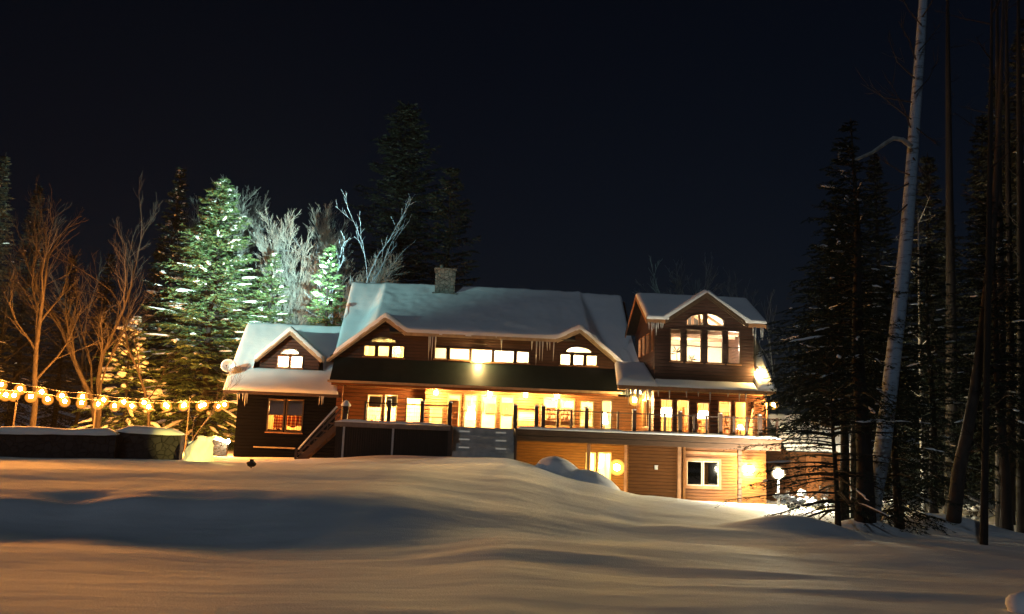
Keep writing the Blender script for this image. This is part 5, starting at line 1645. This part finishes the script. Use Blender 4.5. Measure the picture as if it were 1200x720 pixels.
q, h = foot(398, 232, 68)
bare_tree('birch_tree', 'thin white birch right beside the forked one, close to the main roof', q, h * 1.2, 29, 3, .45, .12, (6, 5, 3), bark='birch', start=.4, up=.3, ratio=.45, minr=.011)
# bare trees in the amber light
q, h = foot(78, 205, 55)
bare_tree('bare_tree', 'slender leaning bare tree with amber lit trunk at the far left', q, h, 31, 3, .45, .2, (8, 6, 4), start=.3, lean=(-.03, 0), up=.3)
q, h = foot(150, 185, 60)
bare_tree('bare_tree', 'bare tree with several upright stems behind the snowy hemlock', q, h, 32, 3, .5, .19, (9, 6, 5), start=.25, up=.5, stems=2, ratio=.5)
q, h = foot(200, 250, 59)
bare_tree('bare_tree', 'thin bare maple between the hemlock and the dark spruce', q, h, 33, 3, .55, .12, (7, 6, 4), start=.3, up=.3)
q, h = foot(232, 372, 55)
bare_tree('sapling', 'young bare sapling at the corner of the left wing', q, h, 34, 2, .45, .045, (9, 5), start=.2, up=.3)
q, h = foot(18, 235, 66)
bare_tree('bare_tree', 'dim bare tree at the left edge of the woods', q, h, 35, 3, .55, .17, (9, 6, 4), start=.25, bark='darkbark')
q, h = foot(112, 260, 72)
bare_tree('bare_tree', 'faint bare tree far back between the two amber lit ones', q, h, 36, 3, .5, .16, (9, 6, 4), start=.25, bark='bark')
# right of the house
q, h = foot(830, 248, 74)
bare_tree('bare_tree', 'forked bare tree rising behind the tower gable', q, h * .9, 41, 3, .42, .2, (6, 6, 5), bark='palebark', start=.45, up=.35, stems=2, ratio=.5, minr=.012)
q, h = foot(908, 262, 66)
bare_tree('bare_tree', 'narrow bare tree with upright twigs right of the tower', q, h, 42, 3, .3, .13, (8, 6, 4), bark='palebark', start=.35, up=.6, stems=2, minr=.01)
q, h = foot(672, 305, 88)
bare_tree('bare_tree', 'faint bare treetop behind the middle of the main ridge', q, h, 43, 3, .5, .15, (8, 6, 4), start=.35, up=.4)

# big birch at the right
BY = 31.8
base = gl(1016, BY, 618)
bt = thing('birch_tree', 'huge leaning white birch with a crooked limb on the right', 'tree', base)
px_pts = [(1013, 622), (1024, 575), (1034, 530), (1041, 470), (1047, 420), (1055, 350), (1062, 280), (1068, 200), (1073, 130), (1078, 60), (1082, 0), (1086, -80), (1088, -160)]
pts = [at(x, y, BY + (622 - y) * .002) - base for x, y in px_pts]; pts[0].z -= .4
wd = [27, 21, 19, 18, 17.5, 16.5, 15.5, 14, 13, 12, 10.5, 8, 4]
b = MB(); b.tube(pts, [w_ / 2 * BY / F for w_ in wd], 16); b.build('trunk', M['birch'], bt, True)
def wpath(pp, Y, r0, r1, name, mm):
    P3 = [at(x, y, Y + k * .1) - base for k, (x, y) in enumerate(pp)]
    b = MB(); n = len(P3); b.tube(P3, [r0 + (r1 - r0) * k / (n - 1) for k in range(n)], 7); return b.build(name, mm, bt, True)
wpath([(1068, 172), (1058, 164), (1047, 162), (1036, 169), (1022, 179), (1006, 186), (992, 191), (984, 189), (983, 182), (986, 174)], BY + .5, .10, .035, 'limb', M['palebark'])
rg = random.Random(77)
tw = MB()
for (x, y, dx, dy) in ((1068, 140, -48, -40), (1067, 150, -25, -55), (1069, 120, -60, -22), (1072, 92, -32, -50), (1073, 70, -20, -45), (1066, 205, -30, -16), (1065, 215, -35, 10), (1072, 110, 28, -42), (1074, 150, 30, 22), (1070, 185, 26, 30), (1077, 60, 24, -30), (1080, 30, -28, -40), (1081, 20, 20, -40), (1063, 240, -22, 16), (1060, 290, 26, 10)):
    p0 = at(x, y, BY + .6) - base; p1 = at(x + dx, y + dy, BY + .6 + rg.uniform(-1, 1)) - base
    mid = p0.lerp(p1, .5) + Vector((rg.uniform(-.1, .1), rg.uniform(-.2, .2), -.12))
    tw.tube([p0, mid, p1], [.032, .02, .008], 5, False)
    for k in range(5):
        s = rg.uniform(.3, .95); q = p0.lerp(p1, s); e = (p1 - p0).normalized() * rg.uniform(.3, .9); e.rotate(Euler((rg.uniform(-.6, .6), rg.uniform(-.7, .7), rg.uniform(-.6, .6))))
        tw.tube([q, q + e * .6, q + e + Vector((0, 0, .1))], [.012, .009, .005], 3, False)
tw.build('bare_crown', M['bark'], bt)
# dark spruces round the birch foot
q = gl(1013, 29.6, 622)
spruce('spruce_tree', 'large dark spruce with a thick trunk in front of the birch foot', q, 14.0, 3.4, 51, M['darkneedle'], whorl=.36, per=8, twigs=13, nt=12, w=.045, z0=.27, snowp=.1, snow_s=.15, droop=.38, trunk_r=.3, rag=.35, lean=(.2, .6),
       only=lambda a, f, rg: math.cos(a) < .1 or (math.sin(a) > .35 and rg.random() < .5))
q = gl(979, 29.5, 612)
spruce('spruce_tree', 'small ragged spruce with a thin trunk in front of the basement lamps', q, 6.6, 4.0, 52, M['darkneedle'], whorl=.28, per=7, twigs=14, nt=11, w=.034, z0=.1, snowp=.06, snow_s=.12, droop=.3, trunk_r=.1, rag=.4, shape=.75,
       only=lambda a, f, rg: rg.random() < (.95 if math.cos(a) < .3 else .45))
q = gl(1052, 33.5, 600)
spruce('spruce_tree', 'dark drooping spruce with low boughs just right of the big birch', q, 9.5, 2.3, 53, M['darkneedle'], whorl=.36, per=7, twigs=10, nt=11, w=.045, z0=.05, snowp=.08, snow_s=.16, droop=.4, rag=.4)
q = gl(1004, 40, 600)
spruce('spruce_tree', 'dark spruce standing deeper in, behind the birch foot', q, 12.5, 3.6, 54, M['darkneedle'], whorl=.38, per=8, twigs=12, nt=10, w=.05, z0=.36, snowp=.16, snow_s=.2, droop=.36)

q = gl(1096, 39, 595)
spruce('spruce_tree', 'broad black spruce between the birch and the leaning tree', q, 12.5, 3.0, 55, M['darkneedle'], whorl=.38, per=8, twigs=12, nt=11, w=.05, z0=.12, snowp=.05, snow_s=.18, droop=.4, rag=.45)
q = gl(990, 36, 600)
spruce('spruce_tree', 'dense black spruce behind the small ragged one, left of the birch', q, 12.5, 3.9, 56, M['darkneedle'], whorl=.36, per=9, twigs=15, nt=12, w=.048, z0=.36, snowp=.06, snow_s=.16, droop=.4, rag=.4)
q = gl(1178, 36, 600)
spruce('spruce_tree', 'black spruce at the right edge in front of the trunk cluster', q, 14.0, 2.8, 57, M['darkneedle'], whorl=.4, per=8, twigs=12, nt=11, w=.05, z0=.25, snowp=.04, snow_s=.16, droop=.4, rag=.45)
# leaning trunk and other woodland trunks on the far right
def pole_tree(pp, ww, Y, label, bark='bark', name='bare_tree', group=None, seed=1):
    base = gl(pp[0][0], Y, pp[0][1])
    t = thing(name, label, 'tree', base, 0, group)
    P3 = [at(x, y, Y + .3 * k) - base for k, (x, y) in enumerate(pp)]; P3[0].z = -.5
    b = MB(); b.tube(P3, [w_ / 2 * Y / F for w_ in ww], 10); b.build('trunk', M[bark], t, True)
    rg = random.Random(seed); tw = MB()
    for k in range(14):
        i = rg.randrange(1, len(P3) - 1); q = P3[i].lerp(P3[i + 1], rg.random()); a = rg.uniform(0, 2 * PI)
        e = Vector((math.cos(a), math.sin(a), rg.uniform(.1, .9))) * rg.uniform(.6, 2.2)
        tw.tube([q, q + e * .5 + Vector((0, 0, -.05)), q + e], [.03, .018, .007], 4, False)
        for m_ in range(4):
            s = q + e * rg.uniform(.3, .95); e2 = Vector((rg.uniform(-1, 1), rg.uniform(-1, 1), rg.uniform(0, 1))) * .45
            tw.tube([s, s + e2], [.012, .004], 3, False)
    tw.build('bare_crown', M[bark], t)
    return t
pole_tree([(1114, 590), (1124, 550), (1132, 515), (1141, 465), (1150, 400), (1158, 330), (1166, 240), (1172, 120), (1176, 0)], [17, 15, 14, 12, 11, 10, 8, 6, 3], 34, 'bare tree leaning right with a pale edge, right of the dark spruces', 'bark', seed=3)
pole_tree([(1152, 640), (1154, 560), (1156, 450), (1158, 330), (1160, 200), (1162, 60), (1163, -60)], [9, 8, 7.5, 7, 6, 4, 2], 27, 'straight slim near trunk at the far right of the woods', 'darkbark', seed=5)
pole_tree([(1081, 560), (1080, 480), (1079, 420), (1078, 370), (1077, 310), (1076, 250)], [6, 5.5, 5, 4, 3, 1], 44, 'thin yellowish trunk lit between the birch and the leaning tree', 'palebark', seed=7)
for k, (px, w_, Y, lb) in enumerate([(1172, 13, 40, 'first thick trunk from the right edge cluster, beside the slim near trunk'), (1183, 11, 43, 'second trunk of the cluster at the right edge of the woods'), (1197, 14, 38, 'last thick trunk cut by the right edge of the woods'), (1114, 15, 48, 'dark thick trunk standing straight behind the leaning tree')]):
    pole_tree([(px, 606), (px + 1, 520), (px + 1, 400), (px - 1, 250), (px - 3, 80), (px - 4, -60)], [w_, w_ * .9, w_ * .8, w_ * .6, w_ * .4, 1.5], Y, lb, 'darkbark', seed=20 + k)
# brown lit conifers of the wood behind
proto = []
for k, (px, pt, Y, R, s) in enumerate([(1085, 180, 58, 3.6, 61), (1150, 130, 66, 4.2, 62)]):
    q, h = foot(px, pt, Y)
    proto.append((spruce('spruce_tree', ('brownish dim spruce behind the upper part of the big birch', 'tall dim spruce deep in the woods above the leaning tree')[k], q, h, R, s, M['pineneedle'], whorl=.55, per=7, twigs=9, nt=8, w=.1, snowp=.04, snow_s=.3, group='dim conifers of the surrounding woods'), h))
WOOD = 'dim conifer in the dark woods at the right edge'
for px, Y, sc in ((1190, 55, .95), (1230, 50, 1.0), (1265, 60, 1.1), (1120, 76, 1.05), (1205, 80, 1.1), (1035, 72, .95), (985, 84, .9)):
    p = proto[random.Random(int(px)).randrange(2)][0]
    dup(p, gl(px, Y), px * .7, sc, 'tall dim conifer of the dark woods right of the tower')
for px, Y, sc in ((-40, 64, .9), (8, 82, 1.0), (60, 86, .95), (105, 90, 1.0), (165, 88, 1.05), (-90, 58, .9), (-130, 70, 1.0)):
    p = proto[random.Random(int(px) + 500).randrange(2)][0]
    dup(p, gl(px, Y), px * .3, sc * .8, 'dim conifer of the dark woods behind the string lights')
# twiggy brush and snowy shrubs by the dark spruces
def shrub(px, py, Y, h, label, seed, snow=True):
    q = gl(px, Y, py)
    t = bare_tree('shrub', label, q, h, seed, 2, .7, .03, (9, 6), start=.1, up=.1, stems=4, bark='darkbark', cat='shrub', wig=.25, ratio=.6)
    if snow:
        rg = random.Random(seed); b = MB()
        for k in range(9): b.blob((rg.uniform(-.6, .6) * h, rg.uniform(-.4, .4) * h, h * rg.uniform(.05, .5)), h * .2 * rg.uniform(.4, 1.1), h * .15, h * .1, k + seed, .6, 9, 6, rg.uniform(0, 3))
        b.build('snow_clumps', M['roofsnow'], t, True)
shrub(925, 580, 45, 1.4, 'snow loaded shrub glowing beside the white globe lamp', 81)
shrub(965, 575, 46, 1.7, 'snowy shrub lit yellow behind the thin spruce trunk', 82)
shrub(1048, 575, 46, 1.5, 'yellow lit snowy brush right of the birch foot', 83)
shrub(1088, 580, 44, 1.4, 'low dark brush between the birch and the leaning tree', 84, False)
shrub(1142, 600, 46, 1.3, 'snow capped shrub shining behind the leaning trunk', 85)
shrub(1198, 605, 44, 1.2, 'snow capped shrub at the right edge behind the trunks', 86)

# small snowy spruce tip poking over the wing ridge
q, h = foot(325, 378, 60.5)
spruce('young_spruce', 'tip of a snowy young spruce poking over the wing roof', q, h, .9, 91, M['needle'], whorl=.3, per=5, twigs=5, nt=7, w=.06, snowp=.5, snow_s=.25)

# ------------------------------------------------------------------ gable floodlight, added unseen floodlight, moon and sky
# floodlight bracketed to the left gable end of the main roof, washing the trees and the wing roof
fpos = HW(uL - .9, 3.2, zpl(3.2) + 1.3)
t = thing('gable_or_added_floodlight', 'small floodlight bracketed to the gable end between the roofs, turned towards the trees', 'floodlight', fpos, YAW)
b = MB(); b.tube([(1.0, 0, -1.5), (.6, 0, -.6), (0, 0, -.15)], .035, 6); b.build('bracket', M['iron'], t)
b = MB(); b.box(-.18, -.14, -.12, .12, .14, .12); b.build('housing', M['iron'], t)
b = MB(); b.box(-.195, -.11, -.09, -.182, .11, .09); b.build('lens', M['flood'], t)
FL = light('gable_or_added_beam', 'SPOT', HW(uL - 1.2, 3.2, zpl(3.2) + 1.3), 26000, (.66, 1.0, .86), .12, spot_size=R_(105), spot_blend=.7)
aim(FL, at(285, 225, 66))

fx, fy = -30.0, 37.0  # floodlight put in out of view, to light left roofs and trees teal
g0 = ground(fx, fy)
t = thing('gable_or_added_floodlight', 'added unseen pole floodlight beyond the left edge, for teal light on roofs and trees', 'floodlight', (fx, fy, g0))
ft = Vector((-16.0, 60, 11.0)); fp = Vector((fx, fy, 7.0))
b = MB(); b.tube([(0, 0, -.5), (0, 0, 6.9 - g0)], [.1, .07], 10); b.build('pole', M['greymetal'], t)
b = MB(); b.box(-.25, -.16, 6.92 - g0, .25, .16, 7.3 - g0); b.build('housing', M['iron'], t)
b = MB(); b.box(-.2, .165, 6.96 - g0, .2, .175, 7.26 - g0); b.build('lens', M['flood'], t)
FL_ADDED = light('gable_or_added_beam', 'SPOT', fp + Vector((.1, .3, .1)), 14000, (.5, 1.0, .9), .15, spot_size=R_(46), spot_blend=.7)
aim(FL_ADDED, ft)

sun = bpy.data.lights.new('moon', 'SUN'); sun.energy = .115; sun.angle = R_(.6); sun.color = (.58, .74, .9)
so = bpy.data.objects.new('moon', sun); COL.objects.link(so)
MOON_EL, MOON_AZ = R_(24), R_(205)   # azimuth measured from +Y clockwise
md = Vector((math.sin(MOON_AZ) * math.cos(MOON_EL), math.cos(MOON_AZ) * math.cos(MOON_EL), math.sin(MOON_EL)))
so.location = md * 100
so.rotation_euler = (-md).to_track_quat('-Z', 'Y').to_euler()

w = bpy.data.worlds.new('World'); scene.world = w; w.use_nodes = True
nt = w.node_tree; N = nt.nodes; L = nt.links
bg = N['Background']
sky = N.new('ShaderNodeTexSky'); sky.sky_type = 'NISHITA'; sky.sun_disc = False
sky.sun_elevation = MOON_EL; sky.sun_rotation = MOON_AZ
hs = N.new('ShaderNodeMix'); hs.data_type = 'RGBA'; hs.blend_type = 'MULTIPLY'; hs.inputs['Factor'].default_value = 1.0
L.new(sky.outputs[0], hs.inputs['A']); hs.inputs['B'].default_value = (.7, .76, 1.0, 1)
L.new(hs.outputs['Result'], bg.inputs['Color'])
bg.inputs['Strength'].default_value = 0.0007

scene.view_settings.view_transform = 'Standard'
scene.view_settings.look = 'None'
scene.view_settings.exposure = 1.1
scene.view_settings.gamma = 1.0
cy = scene.cycles
cy.use_denoising = True
cy.use_light_tree = True
cy.max_bounces = 6; cy.diffuse_bounces = 3; cy.glossy_bounces = 3; cy.transparent_max_bounces = 12; cy.transmission_bounces = 4
cy.sample_clamp_indirect = 4.0
cy.caustics_reflective = False; cy.caustics_refractive = False

HALO_HAZE = 0.00008  # thin scattering volume added to give lamps soft halos, like lens bloom
if HALO_HAZE:
    b = MB(); b.box(-160, -45, -8, 160, 140, 45)
    o = b.build('halo_haze', None); tag(o, kind='stuff')
    hm = bpy.data.materials.new('halo_haze_mat'); hm.use_nodes = True; hn = hm.node_tree
    hn.nodes.remove(hn.nodes['Principled BSDF'])
    pv = hn.nodes.new('ShaderNodeVolumePrincipled'); pv.inputs['Density'].default_value = HALO_HAZE
    pv.inputs['Color'].default_value = (.85, .88, .92, 1); pv.inputs['Anisotropy'].default_value = .45
    hn.links.new(pv.outputs[0], hn.nodes['Material Output'].inputs['Volume'])
    o.data.materials.append(hm)
